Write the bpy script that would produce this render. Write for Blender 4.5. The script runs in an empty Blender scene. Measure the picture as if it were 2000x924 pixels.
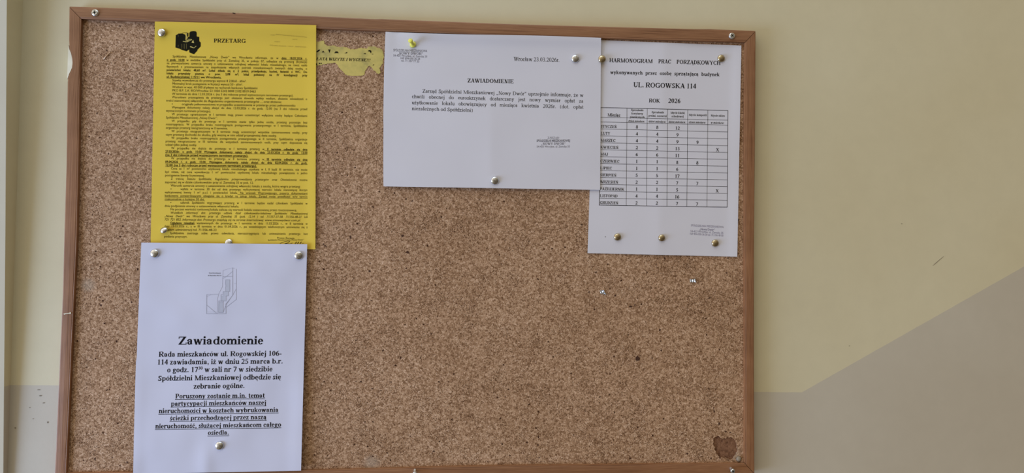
import bpy, bmesh, math, random
import numpy as np
from mathutils import Vector, Matrix, noise
from mathutils.geometry import tessellate_polygon
C = bpy.context.scene
COL = C.collection
random.seed(4)

# ------------------------------------------------------------------ camera, light, exposure
PW, PH, FPX = 2000.0, 924.0, 1350.0
CAM = Vector((0.5057, -0.9454, -0.3213))
RC = Matrix(((0.99677, 0.07934, -0.01265), (-0.0797, 0.99634, -0.03074), (0.01017, 0.03165, 0.99945)))
cd = bpy.data.cameras.new('camera'); cam = bpy.data.objects.new('camera', cd); COL.objects.link(cam)
cd.sensor_width = 36; cd.lens = FPX / PW * 36; cd.clip_start = 0.01
rx, ry, rz = RC.col[0], RC.col[1], RC.col[2]
M4 = Matrix(((rx[0], rz[0], -ry[0], CAM[0]), (rx[1], rz[1], -ry[1], CAM[1]), (rx[2], rz[2], -ry[2], CAM[2]), (0, 0, 0, 1)))
cam.matrix_world = M4
C.camera = cam
C.view_settings.view_transform = 'Standard'; C.view_settings.look = 'None'
C.view_settings.gamma = 1; C.view_settings.use_curve_mapping = False
C.view_settings.exposure = 0.0
C.cycles.max_bounces = 6

def lin(c):
    c = c / 255.0
    return c / 12.92 if c <= 0.04045 else ((c + 0.055) / 1.055) ** 2.4
def rgb(r, g, b): return (lin(r), lin(g), lin(b), 1)

WORLD_S = 1.14
w = bpy.data.worlds.new('stairwell'); C.world = w; w.use_nodes = True
nt = w.node_tree; nt.nodes.clear()
tc = nt.nodes.new('ShaderNodeTexCoord')                          # daylit stairwell: bright up and to the left, dim down to the right
dt = nt.nodes.new('ShaderNodeVectorMath'); dt.operation = 'DOT_PRODUCT'; nt.links.new(tc.outputs['Generated'], dt.inputs[0]); dt.inputs[1].default_value = Vector((-0.62, 0.34, 0.60)).normalized()
wn = nt.nodes.new('ShaderNodeTexNoise'); nt.links.new(tc.outputs['Generated'], wn.inputs['Vector']); wn.inputs['Scale'].default_value = 2.6; wn.inputs['Detail'].default_value = 1.0
ad = nt.nodes.new('ShaderNodeMath'); ad.operation = 'MULTIPLY_ADD'; nt.links.new(wn.outputs[0], ad.inputs[0]); ad.inputs[1].default_value = 0.9; nt.links.new(dt.outputs['Value'], ad.inputs[2])
mr = nt.nodes.new('ShaderNodeMapRange'); mr.inputs['From Min'].default_value = -0.45; mr.inputs['From Max'].default_value = 1.45; nt.links.new(ad.outputs[0], mr.inputs['Value'])
cr = nt.nodes.new('ShaderNodeValToRGB'); nt.links.new(mr.outputs[0], cr.inputs[0])
WR = [(0.1, (0.105, 0.081, 0.055)), (0.36, (0.314, 0.258, 0.174)), (0.5, (0.576, 0.506, 0.393)), (0.66, (0.838, 0.735, 0.576)), (0.9, (1.309, 1.165, 0.961))]
while len(cr.color_ramp.elements) < len(WR): cr.color_ramp.elements.new(0.5)
for e_, (p_, c_) in zip(cr.color_ramp.elements, WR): e_.position = p_; e_.color = (*c_, 1)
bg = nt.nodes.new('ShaderNodeBackground'); nt.links.new(cr.outputs[0], bg.inputs[0]); bg.inputs[1].default_value = WORLD_S
wo = nt.nodes.new('ShaderNodeOutputWorld'); nt.links.new(bg.outputs[0], wo.inputs[0])

def area(name, loc, target, sx, sy, power, col):
    l = bpy.data.lights.new(name, 'AREA'); l.shape = 'RECTANGLE'; l.size = sx; l.size_y = sy; l.energy = power; l.color = col
    o = bpy.data.objects.new(name, l); COL.objects.link(o); o.location = loc
    d = Vector(target) - Vector(loc); o.rotation_euler = d.to_track_quat('-Z', 'Z').to_euler()
    return o
WIN_W, WIN_RGB, FRONT_W, FRONT_RGB = 25.6, (0.593, 0.85, 1.375), 4.4, (0.59, 0.89, 1.24)
area('window_daylight', (-1.45, -0.80, -0.85), (0.3, 0, -0.4), 0.8, 1.1, WIN_W, WIN_RGB)
area('overhead_fill', (0.35, -0.75, 1.25), (0.5, 0, -0.3), 1.2, 0.7, FRONT_W, FRONT_RGB)  # unseen overhead fill, not a window; added to brighten the wall's top

# ------------------------------------------------------------------ helpers
def U(px, py, Y):
    """photo pixel -> the point of the plane y = Y that the camera sees there"""
    d = RC.col[0] * ((px - PW / 2) / FPX) + RC.col[1] + RC.col[2] * (-(py - PH / 2) / FPX)
    t = (Y - CAM[1]) / d[1]
    return CAM + d * t
def new_mesh(name, verts, faces, mats, parent=None, smooth=False, fm=None, loc=None):
    me = bpy.data.meshes.new(name)
    if loc is not None: verts = [Vector(v) - Vector(loc) for v in verts]
    me.from_pydata([tuple(v) for v in verts], [], faces)
    for m in (mats if isinstance(mats, (list, tuple)) else [mats]): me.materials.append(m)
    if fm: me.polygons.foreach_set('material_index', fm)
    if smooth: me.polygons.foreach_set('use_smooth', [True] * len(me.polygons))
    me.update()
    o = bpy.data.objects.new(name, me); COL.objects.link(o)
    if parent: o.parent = parent
    if loc is not None: o.location = loc
    return o
def fix_normals(o):
    bm = bmesh.new(); bm.from_mesh(o.data); bmesh.ops.recalc_face_normals(bm, faces=bm.faces); bm.to_mesh(o.data); bm.free()
def empty(name, loc, label, cat, group=None):
    o = bpy.data.objects.new(name, None); o.empty_display_size = 0.02; COL.objects.link(o); o.location = loc
    tag(o, label, cat, group); return o
def tag(o, label, cat, group=None):
    o['label'] = label; o['category'] = cat
    if group: o['group'] = group
    return o
def structure(o, label=None, cat=None):
    o['kind'] = 'structure'
    if label: o['label'] = label
    if cat: o['category'] = cat
    return o

class NT:
    """small node-tree builder"""
    def __init__(s, name, rough=0.6, metal=0.0, spec=0.5):
        s.m = bpy.data.materials.new(name); s.m.use_nodes = True; s.t = s.m.node_tree; s.b = s.t.nodes['Principled BSDF']
        s.b.inputs['Roughness'].default_value = rough; s.b.inputs['Metallic'].default_value = metal
        s.b.inputs['Specular IOR Level'].default_value = spec
        s.c = s.t.nodes.new('ShaderNodeTexCoord').outputs['Object']
    def n(s, kind, **kw):
        nd = s.t.nodes.new(kind)
        for k, v in kw.items():
            if k.startswith('_'): setattr(nd, k[1:], v)
        for k, v in kw.items():
            if k.startswith('_'): continue
            key = int(k[1:]) if k[0] == 'i' and k[1:].isdigit() else k.replace('__', ' ')
            sk = nd.inputs[key]
            if hasattr(v, 'is_output') and v.is_output: s.t.links.new(v, sk)
            else: sk.default_value = v
        return nd
    def map(s, scale, loc=(0, 0, 0), vec=None): return s.n('ShaderNodeMapping', Vector=vec or s.c, Scale=scale, Location=loc).outputs[0]
    def noise(s, vec, scale, detail=3, rough=0.5): return s.n('ShaderNodeTexNoise', Vector=vec, Scale=scale, Detail=detail, Roughness=rough).outputs
    def vor(s, vec, scale, feature='F1', rand=1.0): return s.n('ShaderNodeTexVoronoi', _feature=feature, Vector=vec, Scale=scale, Randomness=rand).outputs
    def math(s, op, a, b=0.0, c=0.0, clamp=False):
        return s.n('ShaderNodeMath', _operation=op, _use_clamp=clamp, i0=a, i1=b, i2=c).outputs[0]
    def ramp(s, fac, stops, interp='LINEAR'):
        nd = s.n('ShaderNodeValToRGB', Fac=fac); r = nd.color_ramp; r.interpolation = interp
        while len(r.elements) < len(stops): r.elements.new(0.5)
        for e, (p, c) in zip(r.elements, stops): e.position = p; e.color = c if len(c) == 4 else (*c, 1)
        return nd.outputs[0]
    def mix(s, fac, a, b, blend='MIX'):
        nd = s.n('ShaderNodeMix', _data_type='RGBA', _blend_type=blend)
        for k, v in ((0, fac), (6, a), (7, b)):
            if hasattr(v, 'is_output'): s.t.links.new(v, nd.inputs[k])
            else: nd.inputs[k].default_value = v
        return nd.outputs[2]
    def color(s, v):
        if hasattr(v, 'is_output'): s.t.links.new(v, s.b.inputs['Base Color'])
        else: s.b.inputs['Base Color'].default_value = v
    def bump(s, h, strength, dist):
        b = s.n('ShaderNodeBump', Height=h, Strength=strength, Distance=dist); s.t.links.new(b.outputs[0], s.b.inputs['Normal'])
def plain(name, col, rough=0.6, metal=0.0, spec=0.5, var=0.06, scale=60):
    k = NT(name, rough, metal, spec)
    f = k.noise(k.c, scale, 3)[0]
    lo = tuple(x * (1 - var) for x in col[:3]); hi = tuple(min(1, x * (1 + var)) for x in col[:3])
    k.color(k.ramp(f, [(0.3, lo), (0.7, hi)])); return k.m
BW = (0, 0, 0, 1); WH = (1, 1, 1, 1)

# ------------------------------------------------------------------ materials
def paper_mat(name, col):
    k = NT(name, 0.75, 0, 0.25)
    f = k.noise(k.c, 14, 3)[0]
    k.color(k.ramp(f, [(0.3, tuple(x * 0.97 for x in col[:3])), (0.7, col)]))
    k.bump(k.noise(k.c, 900, 2)[0], 0.08, 0.0004); return k.m
PAPER_WHITE = paper_mat('white copy paper', (0.66, 0.67, 0.80, 1))
PAPER_GREYER = paper_mat('slightly greyer copy paper', (0.72, 0.715, 0.78, 1))
PAPER_YELLOW = paper_mat('yellow copy paper', (0.80, 0.58, 0.070, 1))
PAPER_OLD = NT('faded yellow paper', 0.8, 0, 0.2)
_o = PAPER_OLD.noise(PAPER_OLD.c, 55, 4, 0.65)[0]
PAPER_OLD.color(PAPER_OLD.ramp(_o, [(0.30, (0.42, 0.36, 0.13)), (0.48, (0.60, 0.50, 0.15)), (0.68, (0.70, 0.57, 0.17))])); PAPER_OLD.bump(_o, 0.2, 0.001); PAPER_OLD = PAPER_OLD.m
INK = plain('black toner', (0.008, 0.008, 0.010), 0.7, spec=0.08)
INK_SOFT = plain('dark grey toner', (0.028, 0.028, 0.034), 0.7, spec=0.08)
INK_YELLOW = plain('toner on yellow', (0.012, 0.011, 0.005), 0.7, spec=0.08)
INK_STAMP = plain('grey stamp ink', (0.18, 0.18, 0.225), 0.7)
INK_VIOLET = plain('faded violet stamp ink', (0.27, 0.26, 0.37), 0.7)
INK_PALE = plain('pale grey print', (0.36, 0.37, 0.45), 0.7)
INK_FILL = plain('light grey print', (0.50, 0.52, 0.62), 0.7)
INK_GHOST = plain('print showing through yellow paper', (0.58, 0.43, 0.045), 0.7)

def wood_mat(name, axis, dark, mid, light):
    k = NT(name, 0.45, 0, 0.4)
    sc = (9, 260, 620) if axis == 'x' else (620, 260, 9)
    v = k.map(sc)
    warp = k.noise(k.map((5, 60, 60) if axis == 'x' else (60, 60, 5)), 1.0, 2)[1]
    vv = k.n('ShaderNodeVectorMath', _operation='ADD', i0=v, i1=k.n('ShaderNodeVectorMath', _operation='SCALE', i0=warp, Scale=2.4).outputs[0]).outputs[0]
    g = k.noise(vv, 1.0, 3, 0.6)[0]
    fine = k.noise(k.map((40, 900, 1800) if axis == 'x' else (1800, 900, 40)), 1.0, 2)[0]
    big = k.noise(k.map((6, 30, 30)), 1.0, 2)[0]
    base = k.ramp(g, [(0.30, dark), (0.40, mid), (0.5, light), (0.58, mid), (0.66, light), (0.74, dark)])
    c2 = k.mix(0.35, base, k.ramp(fine, [(0.3, dark), (0.7, light)]))
    c3 = k.mix(1.0, c2, k.ramp(big, [(0.3, (0.88, 0.86, 0.84)), (0.7, (1.1, 1.1, 1.1))]), 'MULTIPLY')
    k.color(c3); k.bump(g, 0.15, 0.0008); return k.m
WD = (rgb(107, 69, 44), rgb(139, 95, 64), rgb(159, 116, 82))
WOOD_X = wood_mat('reddish pine running sideways', 'x', *WD)
WOOD_Z = wood_mat('reddish pine running upwards', 'z', *WD)
PALE_WOOD = plain('pale exposed filler', rgb(240, 236, 212), 0.7)

def cork_mat(name):
    k = NT(name, 0.85, 0, 0.2)
    wv = k.noise(k.c, 700, 2)[1]
    v = k.n('ShaderNodeVectorMath', _operation='ADD', i0=k.c, i1=k.n('ShaderNodeVectorMath', _operation='SCALE', i0=k.n('ShaderNodeVectorMath', _operation='SUBTRACT', i0=wv, i1=(0.5, 0.5, 0.5)).outputs[0], Scale=0.0022).outputs[0]).outputs[0]
    big = k.n('ShaderNodeSeparateColor', Color=k.vor(v, 430)['Color']).outputs[0]
    mid = k.n('ShaderNodeSeparateColor', Color=k.vor(v, 800)['Color']).outputs[1]
    fine = k.noise(k.c, 1500, 2, 0.6)[0]
    f = k.math('ADD', k.math('MULTIPLY', big, 0.34), k.math('ADD', k.math('MULTIPLY', mid, 0.30), k.math('MULTIPLY', fine, 0.52)))
    cork = k.ramp(f, [(0.22, CK[0]), (0.42, CK[1]), (0.60, CK[2]), (0.80, CK[3]), (0.98, CK[4])])
    # dark voids between the granules, in loose clusters
    vn = k.noise(k.c, 900, 2, 0.5)[0]
    cl = k.noise(k.c, 34, 3, 0.6)[0]
    vv = k.math('ADD', vn, k.math('MULTIPLY', cl, 0.24))
    void = k.ramp(vv, [(0.70, BW), (0.775, WH)])
    c1 = k.mix(void, cork, CK[5])
    # a few larger dark grains
    vs = k.vor(v, 95)
    rnd = k.n('ShaderNodeSeparateColor', Color=vs['Color']).outputs[2]
    spot = k.math('MULTIPLY', k.math('LESS_THAN', k.math('ADD', vs['Distance'], k.math('MULTIPLY', vn, 0.25)), 0.235), k.math('GREATER_THAN', rnd, 0.62))
    c3 = k.mix(spot, c1, CK[5])
    lowf = k.noise(k.c, 9, 3)[0]
    c4 = k.mix(1.0, c3, k.ramp(lowf, [(0.3, (0.92, 0.90, 0.87)), (0.7, (1.05, 1.06, 1.07))]), 'MULTIPLY')
    # pale tape residue left on the surface
    for (px_, py_, r_) in ((172, 557, 0.011), (1432, 884, 0.012), (1337, 911, 0.010), (726, 905, 0.013)):
        q = U(px_, py_, -0.011)
        d = k.n('ShaderNodeVectorMath', _operation='DISTANCE', i0=k.c, i1=tuple(q)).outputs['Value']
        m = k.n('ShaderNodeMapRange', Value=k.math('ADD', d, k.math('MULTIPLY', k.math('SUBTRACT', fine, 0.5), 0.012)), i1=r_, i2=r_ * 0.4, i3=0.0, i4=0.42).outputs[0]
        c4 = k.mix(m, c4, rgb(178, 164, 146))
    k.color(c4)
    h = k.math('SUBTRACT', f, void)
    k.bump(h, 0.30, 0.0010); return k.m
CK = (rgb(100, 68, 44), rgb(150, 115, 85), rgb(183, 147, 115), rgb(212, 178, 148), rgb(236, 206, 180), rgb(62, 34, 18))
CORK = cork_mat('pressed cork granules')
CORK_TORN = NT('torn brown cork backing', 0.9, 0, 0.2)
_f = CORK_TORN.noise(CORK_TORN.c, 260, 4, 0.6)[0]
CORK_TORN.color(CORK_TORN.ramp(_f, [(0.3, rgb(80, 50, 34)), (0.5, rgb(128, 92, 68)), (0.7, rgb(146, 108, 82))]))
CORK_TORN.bump(_f, 0.6, 0.002)
CORK_TORN = CORK_TORN.m
CORK_PIT = plain('dark pit in cork', rgb(74, 46, 30), 0.95, var=0.3, scale=900)

def metal_mat(name, col, rough, scr=0.12):
    k = NT(name, rough, 1.0)
    f = k.noise(k.c, 700, 3, 0.6)[0]
    k.color(k.ramp(f, [(0.35, tuple(x * 0.85 for x in col)), (0.65, col)]))
    r = k.n('ShaderNodeMapRange', Value=f); r.inputs[3].default_value = rough * 0.8; r.inputs[4].default_value = rough * 1.3
    k.t.links.new(r.outputs[0], k.b.inputs['Roughness']); k.bump(f, scr, 0.0003); return k.m
NICKEL = metal_mat('nickel plated steel', (0.70, 0.73, 0.79), 0.15)
BRASSY = metal_mat('worn brass plated steel', (0.52, 0.44, 0.29), 0.20)
ZINC = metal_mat('zinc plated screw', (0.74, 0.76, 0.76), 0.30)
RECESS = plain('dark screw recess', (0.05, 0.07, 0.08), 0.5, 0.6)
PIN_PLASTIC = NT('yellow translucent plastic', 0.3, 0, 0.5); PIN_PLASTIC.color((0.80, 0.78, 0.12, 1))
PIN_PLASTIC.b.inputs['Subsurface Weight'].default_value = 0.25; PIN_PLASTIC.b.inputs['Subsurface Radius'].default_value = (0.003, 0.003, 0.001)
PIN_PLASTIC = PIN_PLASTIC.m
GLUE = NT('cloudy dried glue', 0.35, 0, 0.5); GLUE.color(GLUE.ramp(GLUE.noise(GLUE.c, 150, 3)[0], [(0.3, rgb(120, 106, 86)), (0.7, rgb(158, 146, 128))])); GLUE = GLUE.m
TAPE = plain('white shredded paper', (0.62, 0.62, 0.66), 0.6)

# painted wall: cream above, grey stair dado below, edge follows the stairs
pA, pB, pC_, pD = U(20, 752, 0), U(1476, 764.5, 0), U(1566, 766.5, 0), U(2000, 520.5, 0)
def wall_mat(name, side=False):
    k = NT(name, 0.55, 0, 0.3)
    X = k.n('ShaderNodeSeparateXYZ', Vector=k.c).outputs
    s1 = (pC_.z - pA.z) / (pC_.x - pA.x); s2 = (pD.z - pC_.z) / (pD.x - pC_.x)
    wob = k.math('MULTIPLY', k.math('SUBTRACT', k.noise(k.c, 45, 2)[0], 0.5), 0.0010)
    l1 = k.math('MULTIPLY_ADD', X[0], s1, pA.z - s1 * pA.x)
    l2 = k.math('MULTIPLY_ADD', X[0], s2, pC_.z - s2 * pC_.x)
    lim = l1 if side else k.math('MAXIMUM', l1, l2)
    lim = k.math('ADD', lim, wob)
    m = k.math('LESS_THAN', X[2], lim)
    blot = k.noise(k.c, 3.5, 3)[0]; mott = k.noise(k.c, 40, 4, 0.6)[0]
    cream = k.ramp(blot, [(0.3, rgb(212, 202, 168)), (0.7, rgb(218, 210, 179))])
    grey = k.ramp(blot, [(0.3, rgb(193, 184, 166)), (0.7, rgb(201, 194, 178))])
    c = k.mix(m, cream, grey)
    c = k.mix(1.0, c, k.ramp(mott, [(0.3, (0.975, 0.975, 0.975)), (0.7, (1.01, 1.01, 1.01))]), 'MULTIPLY')
    k.color(c); k.bump(k.noise(k.c, 230, 4, 0.6)[0], 0.10, 0.0012); return k.m
WALL = wall_mat('cream wall paint over grey dado')
WALL_SIDE = wall_mat('cream and grey paint on return', True)
WHITE_PAINT = plain('white gloss paint', (0.92, 0.92, 0.82), 0.35, var=0.02, scale=20)
SCUFF = plain('dark scuff mark', rgb(128, 118, 102), 0.8)
# ------------------------------------------------------------------ the setting
def slab(name, poly, y0, y1, mats, parent=None):
    """polygon of (x, z) points extruded from y0 (front) to y1 (back)"""
    n = len(poly); vs = [(x, y0, z) for x, z in poly] + [(x, y1, z) for x, z in poly]
    tri = tessellate_polygon([[Vector((x, z, 0)) for x, z in poly]])
    fs = [tuple(t) for t in tri] + [tuple(n + i for i in reversed(t)) for t in tri]
    fs += [(i, (i + 1) % n, n + (i + 1) % n, n + i) for i in range(n)]
    o = new_mesh(name, vs, fs, mats, parent); fix_normals(o); return o

def wall_back():
    xc = U(30, 460, 0).x
    vs = [(xc, 0, -1.5), (2.1, 0, -1.5), (2.1, 0, 0.7), (xc, 0, 0.7)]; vs += [(x, 0.12, z) for x, y, z in vs]
    fs = [(0, 1, 2, 3), (7, 6, 5, 4), (0, 4, 5, 1), (1, 5, 6, 2), (2, 6, 7, 3), (3, 7, 4, 0)]; fm = [0] * 6
    def mark(pts):                                              # chips, scratches and scuffs lying on the paint
        k = len(vs); vs.extend([tuple(U(x, y, -0.0004)) for x, y in pts]); fs.append(tuple(range(k, k + len(pts)))); fm.append(1)
    mark([(1822, 518.5), (1828, 513.1), (1836, 506.2), (1843, 500.6), (1843.3, 501), (1836.3, 506.9), (1828.5, 514), (1822.2, 518.9)])
    for x, y, a, b in ((76, 761.5, 3.2, .8), (93, 825, 1.4, 2.0), (30, 836, 1.9, 1.3), (58, 796, 1.6, .8), (64.5, 818, .9, .9), (79, 773, 2.6, 1.1), (1659, 675.5, 1.2, .8),
                       (1761, 437, 2, .6), (85.5, 787, 2.4, 1.0)):
        mark([(x + a * random.uniform(.7, 1.2) * math.cos(q * .9), y + b * random.uniform(.7, 1.2) * math.sin(q * .9)) for q in range(7)])
    o = new_mesh('wall_back', vs, fs, [WALL, SCUFF], None, fm=fm)
    structure(o, 'cream stairwell wall with a grey dado that rises to the right', 'wall'); return xc
XC = wall_back()
def wall_left():
    vs = []
    rows = [(-1.5, 0.004), (U(8, 924, 0).z, 0.0085), (U(20, 460, 0).z, 0.020), (U(45, 0, 0).z, 0.033), (0.7, 0.045)]
    for z, d in rows: vs += [(XC, 0.0, z), (XC, -d, z), (XC - 0.008, -d - 0.003, z), (XC - 0.6, -d - 0.003, z), (XC - 0.6, 0.12, z), (XC, 0.12, z)]
    fs = []; fm = []
    for r in range(len(rows) - 1):
        for i in range(6):
            a, b = r * 6 + i, r * 6 + (i + 1) % 6; fs.append((a, b, b + 6, a + 6)); fm.append(1 if i in (1, 2) else 0)
    o = new_mesh('wall_left', vs, fs, [WALL_SIDE, WHITE_PAINT], None, fm=fm); fix_normals(o)
    structure(o, 'narrow return at the left with a white painted front', 'wall')
wall_left()

# ------------------------------------------------------------------ the notice board
CY, FY = -0.011, -0.016                                         # cork face and frame face
bp = U(790, 470, 0)
board = empty('notice_board', (bp.x, 0, bp.z), 'large cork notice board in a reddish pine frame screwed to the wall', 'notice board')
def child(name, verts, faces, mats, parent, **k):
    o = new_mesh(name, verts, faces, mats, None, **k)
    o.parent = parent; o.matrix_parent_inverse = Matrix.Translation(-PLOC(parent)); return o
def PLOC(p): return Vector(p.location)
def lerp_poly(pts, t_list, key):
    xs = [p[key] for p in pts]
    return [np.interp(t, xs, [p[1 - key] for p in pts]) for t in t_list]
def rail(outer, inner, key, mat, n=60):
    """outer / inner: photo polylines of the rail's two edges, lofted through a rounded profile"""
    vs, fs = [], []
    prof = [(0, -0.0005), (0, FY + .0016), (.03, FY + .0005), (.10, FY), (.5, FY - .0002), (.86, FY), (.90, FY + .0004), (.95, FY + .0001), (1, FY + .0004), (1, CY + .002)]
    o0, o1 = outer[0][key], outer[-1][key]; i0, i1 = inner[0][key], inner[-1][key]
    for k in range(n + 1):
        f = k / n; to, ti = o0 + (o1 - o0) * f, i0 + (i1 - i0) * f
        po, pi = lerp_poly(outer, [to], key)[0], lerp_poly(inner, [ti], key)[0]
        A = U(to, po, FY) if key == 0 else U(po, to, FY); B = U(ti, pi, FY) if key == 0 else U(pi, ti, FY)
        for t, y in prof: p = A.lerp(B, t); vs.append((p.x, y, p.z))
    m = len(prof)
    for k in range(n):
        for j in range(m):
            a, b = k * m + j, k * m + (j + 1) % m; fs.append((a, b, b + m, a + m))
    fs += [tuple(range(m)), tuple(reversed(range(n * m, n * m + m)))]
    o = child('frame_rail', vs, fs, mat, board, smooth=False); fix_normals(o); return o
L_OUT = [(134.5, 13.1), (134.0, 78), (135, 96), (138.5, 104), (140.8, 115), (141.4, 123), (140.4, 132), (137.2, 139.5), (134.4, 145), (132, 152), (131.2, 160), (130, 231), (128.9, 320), (124.3, 470), (121.7, 577),
         (116.4, 693), (114.6, 740), (111.5, 800), (108.5, 878), (106, 924), (104.4, 951)]
L_IN = [(158.5, 37.6), (157.2, 80), (155.5, 160), (153, 320), (149.3, 480), (144.4, 580), (138.9, 700), (134.6, 800), (131, 878), (129, 924.5)]
T_OUT = [(134.5, 12), (300, 17.5), (450, 24), (600, 30.5), (738, 36.8), (742, 36.2), (1000, 46.5), (1100, 49.3), (1250, 53.4), (1371, 56.4), (1375, 55.6), (1420, 57.6), (1476.5, 59.5)]
T_IN = [(158.5, 36.5), (300, 42), (450, 49), (617, 55.5), (752, 60.5), (1000, 70), (1174, 74.4), (1300, 78), (1455.5, 82)]
R_OUT = [(1476.5, 60.6), (1475.5, 240), (1473.2, 480), (1473, 700), (1474, 900), (1474.2, 926.4)]
R_IN = [(1455.5, 83.1), (1454.8, 240), (1454.3, 480), (1455, 740), (1454.8, 904.4)]
B_OUT = [(104.4, 951), (755, 941), (1474.2, 927.5)]
B_IN = [(129, 924.5), (330, 921.5), (595, 919.2), (755, 915.3), (860, 912), (1010, 909.4), (1440, 905.2), (1454.8, 905.5)]
top_rail = rail(T_OUT, T_IN, 0, WOOD_X, 90)
left_rail = rail(L_OUT, L_IN, 1, WOOD_Z, 160)
right_rail = rail(R_OUT, R_IN, 1, WOOD_Z)
bottom_rail = rail(B_OUT, B_IN, 0, WOOD_X)
left_rail['label'] = 'frame rail with a bite taken out of its outer edge'
def px_slab(name, pts, y0, y1, mat, parent, yref=None):
    poly = [U(x, y, y0 if yref is None else yref) for x, y in pts]
    n = len(poly); vs = [(p.x, y0, p.z) for p in poly] + [(p.x, y1, p.z) for p in poly]
    tri = tessellate_polygon([[Vector((p.x, p.z, 0)) for p in poly]])
    fs = [tuple(t) for t in tri] + [tuple(n + i for i in reversed(t)) for t in tri] + [(i, (i + 1) % n, n + (i + 1) % n, n + i) for i in range(n)]
    o = child(name, vs, fs, mat, parent); fix_normals(o); return o
def sub(o, parent):                                             # re-parent a finished world-space mesh one level deeper
    o.parent = parent; o.matrix_parent_inverse = Matrix.Translation(-Vector(board.location)); return o
nf = px_slab('filler', [(133.9, 88), (135.2, 96), (138.7, 104), (141, 115), (141.6, 123), (140.6, 132), (137.4, 139.5), (134.6, 145), (131.6, 154.5), (130.9, 153), (131.4, 140), (132.2, 122), (133.2, 102)], -0.0115, -0.0006, PALE_WOOD, board)
nf['label'] = 'pale filler in the bitten rail edge'
sc = px_slab('scratch', [(123.8, 613.6), (124.6, 612.6), (130, 611.8), (135, 611.2), (137.5, 610.2), (138.6, 611.2), (137.8, 613), (135, 612.6), (130, 613.1), (125.6, 614.6)], FY - .0006, FY + .0002, PALE_WOOD, board)
sc['label'] = 'white scratch across the rail'

kn = px_slab('knot', [(453.5, 24.9), (456, 24.6), (459.5, 25.6), (460, 27), (457.5, 27.2), (455, 26.2)], FY - .0003, FY + .0006, CORK_PIT, board)
kn['label'] = 'small dark knot at the top edge of the rail'

def cork_panel():
    outer = [U(x, y, CY) for x, y in ((146, 24), (800, 50), (1466, 71), (1465, 916), (760, 928), (117, 938))]
    hp = [(300, 545), (315, 528), (332, 527), (345, 514), (362, 515), (375, 535), (390, 541), (405, 552), (422, 544), (440, 547), (448, 530), (470, 536), (490, 528), (515, 540), (533, 556), (545, 580), (553, 597), (560, 620),
          (556, 645), (570, 672), (566, 690), (550, 705), (552, 722), (530, 740), (517, 768), (500, 776), (484, 782), (470, 768), (440, 755), (420, 757), (400, 750), (370, 752), (352, 735), (345, 720), (330, 700), (325, 680), (312, 668), (318, 640), (304, 625), (296, 600), (306, 580), (300, 562)]
    hole = [U(1340 + x / 5.635, 760 + y / 5.635, CY) for x, y in hp]
    tri = tessellate_polygon([[Vector((p.x, p.z, 0)) for p in outer], [Vector((p.x, p.z, 0)) for p in hole]])
    pts = outer + hole; n = len(pts); no = len(outer); nh = len(hole)
    vs = [(p.x, CY, p.z) for p in pts] + [(p.x, CY + .0015, p.z) for p in hole] + [(p.x, -0.002, p.z) for p in outer]
    fs = [tuple(t) for t in tri]
    fs += [(no + i, no + (i + 1) % nh, n + (i + 1) % nh, n + i) for i in range(nh)]
    b0 = n + nh
    fs += [(i, (i + 1) % no, b0 + (i + 1) % no, b0 + i) for i in range(no)] + [tuple(range(b0, b0 + no))]
    o = child('cork_panel', vs, fs, CORK, board); fix_normals(o)
    # floor of the torn-out patch, slightly lumpy
    c = sum((Vector(h) for h in hole), Vector()) / nh
    fp = [c.lerp(h, 1.04) for h in hole]
    fv = [(p.x, CY + .0013, p.z) for p in fp]; ff = [tuple(t) for t in tessellate_polygon([[Vector((p.x, p.z, 0)) for p in fp]])]
    f = child('torn_patch', fv, ff, CORK_TORN, board); fix_normals(f); f['label'] = 'darker torn-out patch in the lower right corner of the cork'
    pits = [(1245, 700.5, 4.8, 5.6), (684.8, 463.4, 2, 3), (786.5, 460.8, 2.6, 2.6), (796, 492.6, 3.2, 2.2), (721.6, 529.6, 2.3, 1.9), (793.6, 524, 2, 1.6), (1404.8, 827.4, 1.7, 2.8), (1417.5, 843, 2.2, 1.6), (1426.4, 844.8, 1.8, 1.4),
            (1394, 797, 1.6, 1.5), (1394.6, 802.6, 1.5, 1.3), (1342.6, 886, 2.8, 1.5), (1201.8, 577, 2.2, 2), (1150.6, 570.6, 2.2, 1.3), (1288.8, 644.7, 1.9, 2.2), (1385.5, 581.8, 1.5, 1.4), (1419.5, 533, 1.6, 1.6), (1298, 504.7, 1.6, 2.2),
            (1231.7, 599, 3, 1.6), (1240, 596, 1.4, 1.6), (1248.6, 687.5, .9, 1), (185.5, 896.4, 1.6, 3.2), (163, 899.3, 1.3, 1.4), (219, 893.5, 1.8, 1.2), (248.5, 903, 2.4, 1.5), (195.2, 580.5, 2.6, 1.3), (197.1, 596.2, 2.2, 1.8), (257, 590.2, 1.5, 2.4),
            (632, 476.8, 1.6, 1.7), (635, 480, 2, 1.5), (637.5, 482.3, 1.2, 1), (1136, 439, 1.7, 1.6), (847, 881.5, 2.6, 1.7), (996, 890, 1.6, 1.2), (1053, 893.5, 1.4, 1.6), (858.5, 862, 1.6, 1.3), (728, 891.5, 2, 1.6)]
    for x, y, a, b in pits:
        q = [random.uniform(.75, 1.2) for _ in range(9)]
        child('pit', [tuple(U(x + a * q[i] * math.cos(i * .698), y + b * q[i] * math.sin(i * .698), CY - .00012)) for i in range(9)], [tuple(range(9))], CORK_PIT, board)
    return o
cork = cork_panel()

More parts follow.
